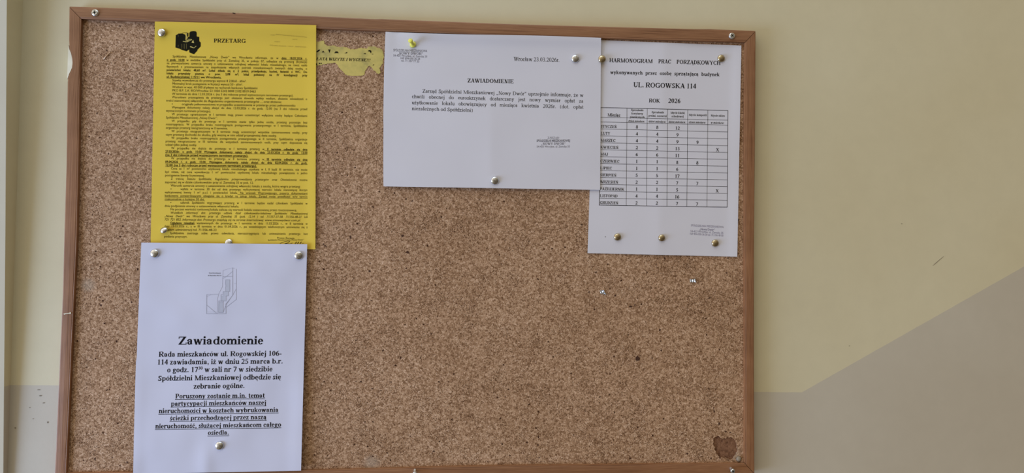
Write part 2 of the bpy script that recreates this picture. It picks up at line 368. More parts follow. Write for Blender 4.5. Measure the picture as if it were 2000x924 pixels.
# ------------------------------------------------------------------ sheets of paper
class Sheet:
    def __init__(s, name, corners, depth, mat, label, cat, nx=44, ny=60, edge=None):
        s.q = corners; s.depth = depth
        s.H = s.homog(corners); s.Hi = np.linalg.inv(s.H)
        TL, TR, BR, BL = [np.array(c) for c in corners]
        d = (TL - BL) + (TR - BR); s.up = d / np.linalg.norm(d)
        c = s.at(*(np.mean(corners, axis=0)))
        s.root = empty(name, c, label, cat)
        vs, fs = [], []
        for side in (0, 1):
            for j in range(ny + 1):
                for i in range(nx + 1):
                    a, b = i / nx, j / ny
                    p = s.px(a, b)
                    if edge: p = p + np.array(edge(a, b))
                    vs.append(s.at(p[0], p[1], 0.00018 * side))
        W = nx + 1; N = W * (ny + 1)
        for j in range(ny):
            for i in range(nx):
                a = j * W + i; fs.append((a, a + W, a + W + 1, a + 1)); fs.append((N + a, N + a + 1, N + a + W + 1, N + a + W))
        ring = [i for i in range(nx + 1)] + [j * W + nx for j in range(1, ny + 1)] + [ny * W + i for i in range(nx - 1, -1, -1)] + [j * W for j in range(ny - 1, 0, -1)]
        R0 = len(vs); vs += [vs[i] for i in ring] + [vs[N + i] for i in ring]; nr = len(ring)   # the cut edge keeps its own vertices
        for i in range(nr): j = (i + 1) % nr; fs.append((R0 + i, R0 + j, R0 + nr + j, R0 + nr + i))
        s.paper = child('paper', vs, fs, mat, s.root, smooth=True); 
    @staticmethod
    def homog(c):
        src = [(0, 0), (1, 0), (1, 1), (0, 1)]; A = []; b = []
        for (u, v), (x, y) in zip(src, c):
            A.append([u, v, 1, 0, 0, 0, -u * x, -v * x]); b.append(x); A.append([0, 0, 0, u, v, 1, -u * y, -v * y]); b.append(y)
        return np.append(np.linalg.solve(A, b), 1).reshape(3, 3)
    def px(s, a, b): p = s.H @ np.array([a, b, 1.0]); return p[:2] / p[2]
    def ab(s, x, y): p = s.Hi @ np.array([x, y, 1.0]); return p[0] / p[2], p[1] / p[2]
    def at(s, x, y, dy=0.0):
        a, b = s.ab(x, y); return U(x, y, s.depth(a, b, x, y) + dy)
def nz(a, b, seed, f): return noise.noise(Vector((a * f, b * f * 1.41, seed)))
def g2(x, y, cx, cy, sx, sy=None): return math.exp(-((x - cx) / sx) ** 2 - ((y - cy) / (sy or sx)) ** 2)
def sstep(a, b, x): t = max(0, min(1, (x - a) / (b - a))); return t * t * (3 - 2 * t)

def d_yellow(a, b, x, y):
    v = -0.0119 - 0.0052 * math.exp(-(b / 0.055) ** 2) * sstep(-.25, -.02, a)
    v -= 0.0005 * (nz(a, b, 1.3, 2.6) + 1) + 0.0032 * g2(x, y, 482, 500, 26, 100) + 0.0010 * g2(x, y, 560, 470, 30, 60)
    v += -0.0012 * sstep(0.93, 1.0, a) * (0.4 + b); return v
yellow = Sheet('tender_notice', [(302.5, 42), (617.5, 49), (616, 487), (294, 484.5)], d_yellow, PAPER_YELLOW,
               'yellow printed sheet headed PRZETARG with a black buildings emblem', 'notice')
def d_white(a, b, x, y):
    v = -0.0152 - 0.0020 * sstep(.55, 1, b)
    v -= 0.0022 * g2(x, y, 447, 476, 26, 22)
    v -= 0.0011 * (nz(a, b, 7.7, 3.2) + 1) + 0.0006 * nz(a, b, 3.1, 6.5) + 0.0013 * g2(x, 0, 402, 0, 13) * sstep(.80, 1, b)
    v -= 0.0012 * sstep(.90, 1, a) * sstep(.2, .8, b) + 0.0010 * sstep(.08, 0, a) * sstep(.3, .9, b); return v
white = Sheet('meeting_notice', [(276, 474), (600, 477), (588, 919.5), (260, 926)], d_white, PAPER_WHITE,
              'white sheet headed Zawiadomienie with a small site plan, overlapping the yellow sheet', 'notice',
              edge=lambda a, b: (-2.2 * math.sin(math.pi * b) * (1 - a) * (1 if b > .5 else .5), 0))
def d_land(a, b, x, y):
    v = -0.0134 - 0.0030 * math.exp(-(b / 0.05) ** 2) * sstep(.03, .15, a)
    v -= 0.0022 * math.exp(-abs(a - .49) / .20) * sstep(.15, .8, b)
    v -= 0.0009 * (nz(a, b, 4.2, 2.8) + 1) + 0.0010 * sstep(.06, 0, a) * sstep(.5, 0, b); return v
land = Sheet('charges_notice', [(753, 62), (1174, 74), (1172, 371), (749, 364)], d_land, PAPER_GREYER,
             'white landscape sheet dated Wrocław 23.03.2026 headed ZAWIADOMIENIE', 'notice', nx=70, ny=50,
             edge=lambda a, b: (-2.2 * (1 - a) * math.sin(math.pi * min(1, b * 1.0)) ** 0.7 * (1 if b < .6 else .8), .9 * math.sin(2 * math.pi * a) * (1 - b)))
def d_sched(a, b, x, y):
    v = -0.0116 - 0.0006 * (nz(a, b, 9.2, 3.4) + 1) - 0.0010 * math.exp(-abs(a - .47) / .12)
    v -= 0.0006 * math.exp(-abs(b - .5) / .10) + 0.0009 * sstep(.92, 1, a); return v
sched = Sheet('cleaning_schedule', [(1162, 78), (1448, 89), (1440, 501.5), (1147.5, 494.5)], d_sched, PAPER_GREYER,
              'white sheet with a table of cleaning days headed HARMONOGRAM PRAC PORZĄDKOWYCH', 'schedule')

def remnant():
    pts = [(70, 105), (215, 118), (330, 100), (345, 160), (400, 195), (440, 205), (520, 196), (600, 220), (700, 222), (790, 232), (870, 268), (990, 268), (1080, 240), (1200, 258), (1240, 216), (1350, 210), (1420, 240), (1500, 268),
           (1522, 330), (1540, 420), (1515, 500), (1530, 545), (1490, 585), (1450, 650), (1470, 740), (1440, 765), (1390, 745), (1370, 705), (1330, 690), (1300, 640), (1250, 598), (1215, 620), (1190, 670), (1155, 715), (1150, 785), (1060, 800), (930, 803), (820, 795), (755, 768),
           (700, 700), (640, 650), (615, 590), (560, 535), (520, 540), (440, 555), (350, 565), (280, 585), (185, 602), (70, 600)]
    fine = []
    for (x0, y0), (x1, y1) in zip(pts, pts[1:] + pts[:1]):
        n = max(1, int(math.hypot(x1 - x0, y1 - y0) / 16))
        for i in range(n):
            t = i / n; j = 7 if (y0 < 300 or x0 < 760) else 3
            fine.append((x0 + (x1 - x0) * t + random.uniform(-j, j), y0 + (y1 - y0) * t + random.uniform(-j, j)))
    P = [(600 + x / 10.27, 70 + y / 10.27) for x, y in fine]
    c = U(680, 115, CY); root = empty('torn_paper_remnant', c, 'torn faded yellow paper strip with cut-off lettering between yellow and landscape sheets', 'paper scrap')
    poly = [U(x, y, CY - .0004) for x, y in P]; n = len(poly)
    vs = [(p.x, CY - .0004, p.z) for p in poly] + [(p.x, CY - .00005, p.z) for p in poly]
    tri = tessellate_polygon([[Vector((p.x, p.z, 0)) for p in poly]])
    fs = [tuple(t) for t in tri] + [(i, (i + 1) % n, n + (i + 1) % n, n + i) for i in range(n)]
    o = child('paper', vs, fs, PAPER_OLD, root); fix_normals(o); return root
rem_root = remnant()
class Flat:                                                     # same interface as a Sheet for the flat remnant
    root = rem_root; up = np.array([0.02, -1.0])
    def at(s, x, y, dy=0): return U(x, y, CY - .0004 + dy)
rem = Flat()
# ------------------------------------------------------------------ lettering
ACC = {'ą': ('a', 'og'), 'ę': ('e', 'og'), 'ć': ('c', 'ac'), 'ń': ('n', 'ac'), 'ó': ('o', 'ac'), 'ś': ('s', 'ac'), 'ź': ('z', 'ac'), 'ż': ('z', 'dt'), 'ł': ('l', 'st'),
       'Ą': ('A', 'og'), 'Ę': ('E', 'og'), 'Ć': ('C', 'ac'), 'Ń': ('N', 'ac'), 'Ó': ('O', 'ac'), 'Ś': ('S', 'ac'), 'Ź': ('Z', 'ac'), 'Ż': ('Z', 'dt'), 'Ł': ('L', 'st')}
ADV_B = dict(zip("ABCDEFGHIJKLMNOPQRSTUVWXYZ", [722, 667, 722, 722, 667, 611, 778, 778, 389, 500, 778, 667, 944, 722, 778, 611, 778, 722, 556, 667, 722, 722, 1000, 722, 722, 667]))
ADV_B.update(zip("abcdefghijklmnopqrstuvwxyz", [500, 556, 444, 556, 444, 333, 500, 556, 278, 333, 556, 278, 833, 556, 500, 556, 556, 444, 389, 333, 556, 500, 722, 500, 500, 444]))
ADV_R = dict(zip("ABCDEFGHIJKLMNOPQRSTUVWXYZ", [722, 667, 667, 722, 611, 556, 722, 722, 333, 389, 722, 611, 889, 722, 722, 556, 722, 667, 556, 611, 722, 722, 944, 722, 722, 611]))
ADV_R.update(zip("abcdefghijklmnopqrstuvwxyz", [444, 500, 444, 500, 444, 333, 500, 500, 278, 278, 500, 278, 778, 500, 500, 500, 500, 333, 389, 278, 500, 500, 722, 500, 500, 444]))
PUN = {' ': 250, '.': 250, ',': 250, ':': 300, ';': 300, '-': 333, '(': 333, ')': 333, '!': 333, '/': 278, '„': 440, '”': 440}
class Serif:
    """a book face drawn stroke by stroke: thick stems, thin hairlines, slab feet"""
    def __init__(s, bold):
        s.bold = bold; s.S = 154 if bold else 104; s.T = 50 if bold else 40; s.e = 62 if bold else 58; s.c = 662; s.x = 466 if bold else 452; s.sl = 136 if bold else 92; s.cache = {}
    def glyph(s, ch):
        if ch in s.cache: return s.cache[ch]
        s.v, s.f = [], []; adv = s.draw(ch)
        r = ([(x / 1000, y / 1000) for x, y in s.v], s.f, adv / 1000); s.cache[ch] = r; return r
    def poly(s, *p): k = len(s.v); s.v += p; s.f.append(tuple(range(k, k + len(p))))
    def R(s, x0, y0, x1, y1): s.poly((x0, y0), (x1, y0), (x1, y1), (x0, y1))
    def st(s, xc, y0, y1, S=None, b='', t=''):
        S = S or s.S; s.R(xc - S / 2, y0, xc + S / 2, y1); e = s.e
        for side, y, sg in ((b, y0, 1), (t, y1, -1)):
            if not side: continue
            l = e if side in 'bl' else 0; r = e if side in 'br' else 0
            s.R(xc - S / 2 - l, min(y, y + sg * s.T), xc + S / 2 + r, max(y, y + sg * s.T))
    def hl(s, x0, x1, y, T=None): T = T or s.T; s.R(x0, y - T / 2, x1, y + T / 2)
    def arc(s, cx, cy, rx, ry, a0, a1, S=None, T=None, n=None):
        S = S or s.S; T = T or s.T; n = n or max(4, int(abs(a1 - a0) / 22)); k = len(s.v)
        for i in range(n + 1):
            a = math.radians(a0 + (a1 - a0) * i / n); c, d = math.cos(a), math.sin(a)
            s.v += [(cx + rx * c, cy + ry * d), (cx + max(1, rx - S) * c, cy + max(1, ry - T) * d)]
        for i in range(n): q = k + 2 * i; s.f.append((q, q + 2, q + 3, q + 1))
    def dg(s, x0, y0, x1, y1, w): s.poly((x0 - w / 2, y0), (x0 + w / 2, y0), (x1 + w / 2, y1), (x1 - w / 2, y1))
    def foot(s, x, y, w=None): w = w or (s.e + s.S * .45); s.R(x - w, y, x + w, y + s.T)
    def dot(s, x, y, r): k = len(s.v); s.v += [(x + r * math.cos(i * .7854), y + r * math.sin(i * .7854)) for i in range(8)]; s.f.append(tuple(range(k, k + 8)))
    def tick(s, x, y0, y1, w=30): s.R(x - w / 2, y0, x + w / 2, y1)
    def draw(s, ch):
        if ch in ACC:
            b, a = ACC[ch]; W = s.draw(b); up = b.isupper(); top = s.c if up else s.x
            if a == 'ac': x = W * .52; s.poly((x - 55, top + 50), (x - 15, top + 50), (x + 105, top + 190), (x + 10, top + 190))
            elif a == 'dt': s.dot(W * .5, top + 110, 62 if s.bold else 52)
            elif a == 'og': x = W * (.80 if up else .72); s.arc(x + 30, -95, 85, 105, 100, 300, 55, 40)
            else:
                if up: s.poly((10, 250), (10, 330), (W * .55, 480), (W * .55, 400))
                else: s.poly((0, 270), (0, 345), (W, 480), (W, 405))
            return W
        S, T, e, c, x, L = s.S, s.T, s.e, s.c, s.x, s.sl
        if ch in PUN:
            W = PUN[ch]; r = 72 if s.bold else 55
            if ch in '.:;,!': s.dot(W / 2, r - 8, r)
            if ch in ':;': s.dot(W / 2, x - r, r)
            if ch in ',;': s.poly((W / 2 - 10, 0), (W / 2 + r, 30), (W / 2 + 10, -140), (W / 2 - 40, -140))
            if ch == '!': s.poly((W / 2 - 30, 190), (W / 2 + 30, 190), (W / 2 + 70, c), (W / 2 - 70, c))
            if ch == '-': s.R(40, 175, W - 40, 175 + (95 if s.bold else 66))
            if ch == '(': s.arc(W + 20, 250, W - 20, 430, 125, 235, 80, 60)
            if ch == ')': s.arc(-20, 250, W - 20, 430, -55, 55, 80, 60)
            if ch == '/': s.dg(20, -15, W - 20, c, 62)
            if ch in '„”':
                y = 0 if ch == '„' else 560
                for q in (130, 300): s.dot(q, y + 40, 58); s.poly((q - 15, y + 10), (q + 58, y + 40), (q + 10, y - 120), (q - 45, y - 120))
            return W
        if ch.isdigit():
            W = 500; m = 250; H = 676
            if ch == '0': s.arc(m, H / 2, 222, H / 2, 0, 360, S * .9, T)
            elif ch == '1': s.st(m + 10, 0, H, S * .9, b='b'); s.poly((95, 560), (m - 20, H), (m + 10, H), (m + 10, 590))
            elif ch == '2': s.arc(m, 470, 200, 206, -35, 165, S * .85, T * 1.3); s.dg(100, 40, 400, 390, S * .62); s.R(30, 0, 465, T * 2.3)
            elif ch == '3': s.arc(m - 10, 505, 175, 171, -80, 155, S * .8, T * 1.2); s.arc(m - 10, 185, 205, 200, -160, 82, S * .85, T * 1.2); s.hl(150, 260, 362)
            elif ch == '4': s.st(340, 0, H, S * .9); s.dg(60, 190, 330, H, T * 1.5); s.R(25, 155, 470, 155 + T * 2)
            elif ch == '5': s.R(150, 580, 430, 676); s.dg(110, 330, 165, 660, T * 1.4); s.arc(m - 30, 210, 235, 225, -155, 120, S * .85, T * 1.5)
            elif ch == '6': s.arc(m + 5, 210, 215, 222, 0, 360, S * .88, T); s.arc(m + 190, 250, 405, 430, 95, 185, S * .9, T * 1.4)
            elif ch == '7': s.R(40, 570, 465, 670); s.dg(190, 0, 430, 600, S * .75)
            elif ch == '8': s.arc(m, 510, 172, 168, 0, 360, S * .8, T); s.arc(m, 180, 212, 195, 0, 360, S * .88, T)
            elif ch == '9': s.arc(m - 5, 460, 215, 222, 0, 360, S * .88, T); s.arc(m - 190, 420, 405, 430, -85, 5, S * .9, T * 1.4)
            return W
        A = ADV_B if s.bold else ADV_R
        W = A.get(ch, 500); l = 22 + e + S / 2 if ch.isupper() else 14 + e * .8 + L / 2; r = W - l; m = W / 2
        q = ch
        if q == 'A': s.dg(W * .12, 0, m + 5, c, T * 1.3); s.dg(W * .80, 0, m - 15, c + 14, S * 1.1); s.hl(W * .22, W * .66, 215); s.foot(W * .13, 0, e + 40); s.foot(W * .80, 0)
        elif q in 'BPR':
            s.st(l, 0, c, b='b' if q != 'B' else 'l', t='l'); xm = W * .52; yb = 330 if q != 'P' else 290
            s.arc(xm, (c + yb) / 2, W * .92 - xm - (20 if q == 'B' else 0), (c - yb) / 2 + T / 2, -90, 90); s.hl(l, xm, c - T / 2 + T / 2 * 0); s.hl(l, xm, yb)
            if q == 'B': s.arc(xm, yb / 2 + T / 4, W * .95 - xm, yb / 2 + T / 4, -90, 90); s.hl(l, xm, T / 2)
            if q == 'R': s.dg(W * .52, yb, W * .84, 0, S * 1.05); s.foot(W * .86, 0, e + 30)
        elif q in 'CG':
            s.arc(m, c / 2, W * .45, c / 2 + 14, 38, 322, S, T * 1.2); s.tick(W * .87, c - 210, c + 10, T)
            if q == 'G': s.st(W * .80, 10, 300, S, t='b')
            else: s.dg(W * .80, 95, W * .90, 175, T * 1.6)
        elif q == 'D': s.st(l, 0, c, b='l', t='l'); s.arc(W * .42, c / 2, W * .53, c / 2, -90, 90); s.hl(l, W * .43, T / 2); s.hl(l, W * .43, c - T / 2)
        elif q in 'EF':
            s.st(l, 0, c, b='b' if q == 'F' else 'l', t='l'); s.hl(l, W * .92, c - T / 2); s.tick(W * .90, c - 165, c, T); s.hl(l, W * .66, c * .52); s.tick(W * .66, c * .52 - 95, c * .52 + 95, T)
            if q == 'E': s.hl(l, W * .93, T / 2); s.tick(W * .93, 0, 175, T)
        elif q == 'H': s.st(l, 0, c, b='b', t='b'); s.st(r, 0, c, b='b', t='b'); s.hl(l, r, c * .51)
        elif q == 'I': s.st(m, 0, c, b='b', t='b')
        elif q == 'J': s.st(W * .6, 90, c, t='b'); s.arc(W * .32, 90, W * .28 + S / 2, 105, 190, 360, S * .9, T * 1.3); s.dot(W * .16, 110, S * .45)
        elif q == 'K': s.st(l, 0, c, b='b', t='b'); s.dg(l + 30, 260, W * .80, c, T * 1.5); s.dg(W * .83, 0, W * .42, 390, S * 1.1); s.foot(W * .85, 0); s.R(W * .66, c - T, W * .97, c)
        elif q == 'L': s.st(l, 0, c, b='l', t='b'); s.hl(l, W * .94, T / 2); s.tick(W * .93, 0, 190, T)
        elif q == 'M': s.st(l, 0, c, T * 1.3, b='b', t='l'); s.st(r, 0, c, S, b='b', t='r'); s.dg(m, 0, l - 5, c, S * .9); s.dg(m, 0, r, c, T * 1.4)
        elif q == 'N': s.st(l, 0, c, T * 1.3, b='b', t='l'); s.st(r, 0, c, T * 1.3, t='b'); s.dg(r - S * .35, -8, l + 8, c, S * 1.05)
        elif q in 'OQ':
            s.arc(m, c / 2, W * .46, c / 2 + 14, 0, 360, S, T)
            if q == 'Q': s.dg(W * .8, -170, W * .5, 30, S * .8)
        elif q == 'S':
            s.arc(m, c * .74, W * .36, c * .27, 25, 270, S * .95, T * 1.9); s.arc(m, c * .25, W * .40, c * .27, -155, 90, S * .95, T * 1.9); s.tick(W * .83, c - 200, c + 8, T); s.tick(W * .13, -8, 200, T)
        elif q == 'T': s.st(m, 0, c, b='b'); s.hl(W * .05, W * .95, c - T / 2, T * 1.2); s.tick(W * .06, c - 175, c, T); s.tick(W * .94, c - 175, c, T)
        elif q == 'U': s.st(l, 200, c, t='b'); s.st(r + 15, 200, c, T * 1.3, t='b'); s.arc((l - S / 2 + r + 15 + T * .6) / 2, 215, (r + 15 + T * .6 - l + S / 2) / 2, 230, 180, 360, S * .8, T * 1.8)
        elif q == 'V': s.dg(m + 15, -10, W * .18, c, S * 1.1); s.dg(m + 5, -10, W * .84, c, T * 1.4); s.R(W * .02, c - T, W * .40, c); s.R(W * .68, c - T, W * .99, c)
        elif q == 'W':
            s.dg(W * .33, -10, W * .12, c, S * 1.02); s.dg(W * .33, -10, W * .52, c, T * 1.4); s.dg(W * .69, -10, W * .48, c, S * 1.02); s.dg(W * .68, -10, W * .90, c, T * 1.4); s.R(W * .01, c - T, W * .26, c); s.R(W * .37, c - T, W * .60, c); s.R(W * .79, c - T, W * .99, c)
        elif q == 'X': s.dg(W * .82, 0, W * .20, c, S * 1.1); s.dg(W * .13, 0, W * .80, c, T * 1.5); s.foot(W * .16, 0, e + 45); s.foot(W * .80, 0); s.R(W * .02, c - T, W * .42, c); s.R(W * .63, c - T, W * .97, c)
        elif q == 'Y': s.st(m, 0, 310, b='b'); s.dg(m, 290, W * .18, c, S * 1.05); s.dg(m + 10, 290, W * .84, c, T * 1.5); s.R(W * .02, c - T, W * .40, c); s.R(W * .66, c - T, W * .99, c)
        elif q == 'Z': s.dg(W * .16, 0, W * .80, c, S * 1.15); s.hl(W * .08, W * .90, c - T / 2, T * 1.2); s.hl(W * .05, W * .94, T / 2, T * 1.2); s.tick(W * .10, c - 180, c, T); s.tick(W * .93, 0, 180, T)
        elif q == 'a':
            s.st(W * .66, 30, 330, L); s.arc(W * .44, 325, W * .22 + L / 2, x - 315, 0, 160, L, T * 1.5); s.arc(W * .40, 140, W * .31, 150, 60, 330, L * .95, T * 1.1); s.dg(W * .68, 15, W * .93, 70, L * .55); s.dot(W * .17, x - 130, L * .46)
        elif q in 'bdpq':
            up = q in 'bd'; xs = W * .23 if q in 'bp' else W * .77; side = 'l'
            s.st(xs, 0 if up else -205, 676 if up else x, L, b=('' if q == 'b' else ('r' if q == 'd' else 'b')), t='l')
            s.arc(W * .52 if q in 'bp' else W * .48, x / 2, W * .42, x / 2 + 12, 0, 360, L, T)
        elif q == 'c': s.arc(W * .52, x / 2, W * .46, x / 2 + 12, 45, 325, L, T * 1.3); s.dot(W * .80, x - 115, L * .48)
        elif q == 'e': s.arc(W * .52, x / 2, W * .46, x / 2 + 12, 0, 325, L, T * 1.2); s.hl(W * .12, W * .92, x * .56)
        elif q == 'f': s.st(W * .42, 0, 540, L, b='b'); s.arc(W * .75, 520, W * .33 + L / 2, 165, 40, 180, L, T * 1.5); s.dot(W * .94, 600, L * .45); s.hl(W * .05, W * .86, x - T / 2)
        elif q == 'g':
            s.arc(W * .45, x * .66, W * .36, x * .36, 0, 360, L * .9, T); s.arc(W * .50, -85, W * .46, 125, 0, 360, L * .75, T * 1.3); s.dg(W * .28, 30, W * .26, 170, L * .6); s.R(W * .20, 25, W * .72, 95); s.hl(W * .62, W * .97, x - T, T * 1.4)
        elif q in 'hnm':
            s.st(l, 0, 676 if q == 'h' else x, L, b='b', t='l')
            n = 2 if q == 'm' else 1; xs = [l + (r - l) * (i + 1) / n for i in range(n)]; p = l
            for xx in xs: s.st(xx, 0, x - 150, L, b='b'); s.arc((p + xx) / 2 + L * .2, x - 160, (xx - p) / 2 + L * .3, 172, 0, 165, L, T * 1.8); p = xx
        elif q == 'i': s.st(m, 0, x, L, b='b', t='l'); s.dot(m, 615, L * .62)
        elif q == 'j': s.st(W * .58, -80, x, L, t='l'); s.dot(W * .58, 615, L * .62); s.arc(W * .18, -85, W * .40 + L / 2, 120, 240, 360, L, T * 1.5)
        elif q == 'k': s.st(l, 0, 676, L, b='b', t='l'); s.dg(l + 20, 170, W * .76, x, T * 1.5); s.dg(W * .80, 0, W * .42, 290, L * 1.1); s.foot(W * .82, 0, e + 35); s.R(W * .58, x - T, W * .95, x)
        elif q == 'l': s.st(m, 0, 676, L, b='b', t='l')
        elif q == 'o': s.arc(m, x / 2, W * .45, x / 2 + 12, 0, 360, L, T)
        elif q == 'r': s.st(l, 0, x, L, b='b', t='l'); s.arc(l + W * .34, x - 150, W * .32, 160, 75, 170, L * .6, T * 2); s.dot(W * .80, x - 65, L * .58)
        elif q == 's': s.arc(m, x * .745, W * .36, x * .28, 25, 270, L, T * 1.9); s.arc(m, x * .25, W * .40, x * .28, -155, 90, L, T * 1.9); s.tick(W * .82, x - 150, x + 5, T); s.tick(W * .13, -5, 150, T)
        elif q == 't': s.st(W * .42, 90, 600, L); s.poly((W * .42 - L / 2, x), (W * .42, x), (W * .42, 640)); s.arc(W * .72, 100, W * .30 + L / 2, 112, 180, 310, L, T * 1.5); s.hl(W * .05, W * .92, x - T / 2)
        elif q == 'u': s.st(l, 120, x, L, t='l'); s.st(r, 0, x, L, b='r', t='l'); s.arc((l + r) / 2 - L * .1, 150, (r - l) / 2 + L * .45, 162, 180, 350, L, T * 1.8)
        elif q == 'v': s.dg(m + 15, -8, W * .20, x, L * 1.1); s.dg(m + 5, -8, W * .82, x, T * 1.4); s.R(W * .02, x - T, W * .44, x); s.R(W * .64, x - T, W * .98, x)
        elif q == 'w': s.dg(W * .34, -8, W * .14, x, L * 1.05); s.dg(W * .33, -8, W * .50, x, T * 1.4); s.dg(W * .69, -8, W * .49, x, L * 1.05); s.dg(W * .68, -8, W * .88, x, T * 1.4); s.R(W * .01, x - T, W * .28, x); s.R(W * .39, x - T, W * .60, x); s.R(W * .77, x - T, W * .98, x)
        elif q == 'x': s.dg(W * .78, 0, W * .24, x, L * 1.1); s.dg(W * .16, 0, W * .78, x, T * 1.4); s.foot(W * .18, 0, e + 30); s.foot(W * .78, 0, e + 40); s.R(W * .04, x - T, W * .46, x); s.R(W * .62, x - T, W * .96, x)
        elif q == 'y': s.dg(m + 15, 0, W * .20, x, L * 1.1); s.dg(W * .30, -200, W * .82, x, T * 1.5); s.dot(W * .20, -155, L * .5); s.R(W * .02, x - T, W * .44, x); s.R(W * .64, x - T, W * .98, x)
        elif q == 'z': s.dg(W * .18, 0, W * .74, x, L * 1.05); s.hl(W * .08, W * .88, x - T / 2, T * 1.2); s.hl(W * .06, W * .92, T / 2, T * 1.2); s.tick(W * .10, x - 130, x, T); s.tick(W * .90, 0, 130, T)
        return W
SB, SR = Serif(True), Serif(False)

class Sans:
    """Blender's own built-in face, read glyph by glyph into plain polygons"""
    def __init__(s, chars, off):
        obs = {}; s.off = off; chars = ''.join(c for c in chars if c not in ACC)
        for ch in sorted(set(chars + 'lH')):
            for tx in (ch, ch + 'l'):
                if tx in obs: continue
                cu = bpy.data.curves.new('glyph', 'FONT'); cu.body = tx; cu.fill_mode = 'FRONT'; cu.dimensions = '2D'; cu.resolution_u = 2; cu.offset = off
                o = bpy.data.objects.new('glyph', cu); COL.objects.link(o); obs[tx] = o
        bpy.context.view_layer.update(); dg = bpy.context.evaluated_depsgraph_get(); ms = {}
        for tx, o in obs.items():
            me = o.evaluated_get(dg).to_mesh(); ms[tx] = ([(v.co.x, v.co.y) for v in me.vertices], [tuple(p.vertices) for p in me.polygons]); o.evaluated_get(dg).to_mesh_clear()
        for o in obs.values(): cu = o.data; bpy.data.objects.remove(o); bpy.data.curves.remove(cu)
        k = 0.716 / max(y for x, y in ms['H'][0]); lx = min(x for x, y in ms['l'][0]); lw = max(x for x, y in ms['l'][0]); s.g = {}
        for ch in chars:
            v, f = ms[ch]; adv = max(x for x, y in ms[ch + 'l'][0]) - lw
            s.g[ch] = ([(x * k, y * k) for x, y in v], f, adv * k)
    def glyph(s, ch):
        if ch == ' ': return ([], [], 0.28)
        if ch in ACC and ch not in s.g:                          # letter plus its Polish mark, drawn to the same weight
            b, a = ACC[ch]; v, f, w_ = s.g[b]; v = list(v); f = list(f); h = .09 + s.off * 1.5; top = max(y for x, y in v); m = (min(x for x, y in v) + max(x for x, y in v)) / 2; k = len(v)
            if a == 'ac': v += [(m - .04, top + .05), (m + .04, top + .05), (m + .16, top + .20), (m + .05, top + .20)]
            elif a == 'dt': v += [(m - h / 2, top + .07), (m + h / 2, top + .07), (m + h / 2, top + .07 + h), (m - h / 2, top + .07 + h)]
            elif a == 'og': x = max(p for p, y in v) - .09; v += [(x - .04, .02), (x + .06, .02), (x - .01, -.12), (x + .10, -.20), (x + .06, -.22), (x - .10, -.16)]
            else: c_ = m if b == 'l' else m - .12; y0 = top * .40; v += [(c_ - .13, y0), (c_ + .17, y0 + .17), (c_ + .17, y0 + .17 + h * .9), (c_ - .13, y0 + h * .9)]
            if a == 'og': f += [(k, k + 1, k + 2), (k, k + 2, k + 5), (k + 2, k + 3, k + 4), (k + 2, k + 4, k + 5)]
            else: f.append((k, k + 1, k + 2, k + 3))
            s.g[ch] = (v, f, w_)
        return s.g[ch]

class Ink:
    def __init__(s, sheet, name, mat, dy=-0.00016, label=None): s.sh, s.name, s.mat, s.dy, s.label = sheet, name, mat, dy, label; s.v, s.f = [], []
    def poly(s, pts):
        k = len(s.v); s.v += [tuple(p) for p in pts]
        if len(pts) > 4:
            for t in tessellate_polygon([[Vector((x, y, 0)) for x, y in pts]]): s.f.append(tuple(k + i for i in t))
        else: s.f.append(tuple(range(k, k + len(pts))))
    def line(s, pts, w, step=6):
        for (x0, y0), (x1, y1) in zip(pts, pts[1:]):
            d = math.hypot(x1 - x0, y1 - y0)
            if d < 1e-6: continue
            ux, uy = (x1 - x0) / d, (y1 - y0) / d; px_, py_ = -uy * w / 2, ux * w / 2; n = max(1, int(d / step)); k = len(s.v); e = w * .3
            for i in range(n + 1):
                t = -e + (d + 2 * e) * i / n; s.v += [(x0 + ux * t + px_, y0 + uy * t + py_), (x0 + ux * t - px_, y0 + uy * t - py_)]
            for i in range(n): a = k + 2 * i; s.f.append((a, a + 2, a + 3, a + 1))
    def done(s):
        vs = [s.sh.at(x, y, s.dy) for x, y in s.v]
        o = child(s.name, vs, s.f, s.mat, s.sh.root)
        me = o.data; bm = bmesh.new(); bm.from_mesh(me)
        for f in bm.faces:
            f.normal_update()
            if f.normal.y > 0: f.normal_flip()
        bm.to_mesh(me); bm.free()
        if s.label: o['label'] = s.label
        return o
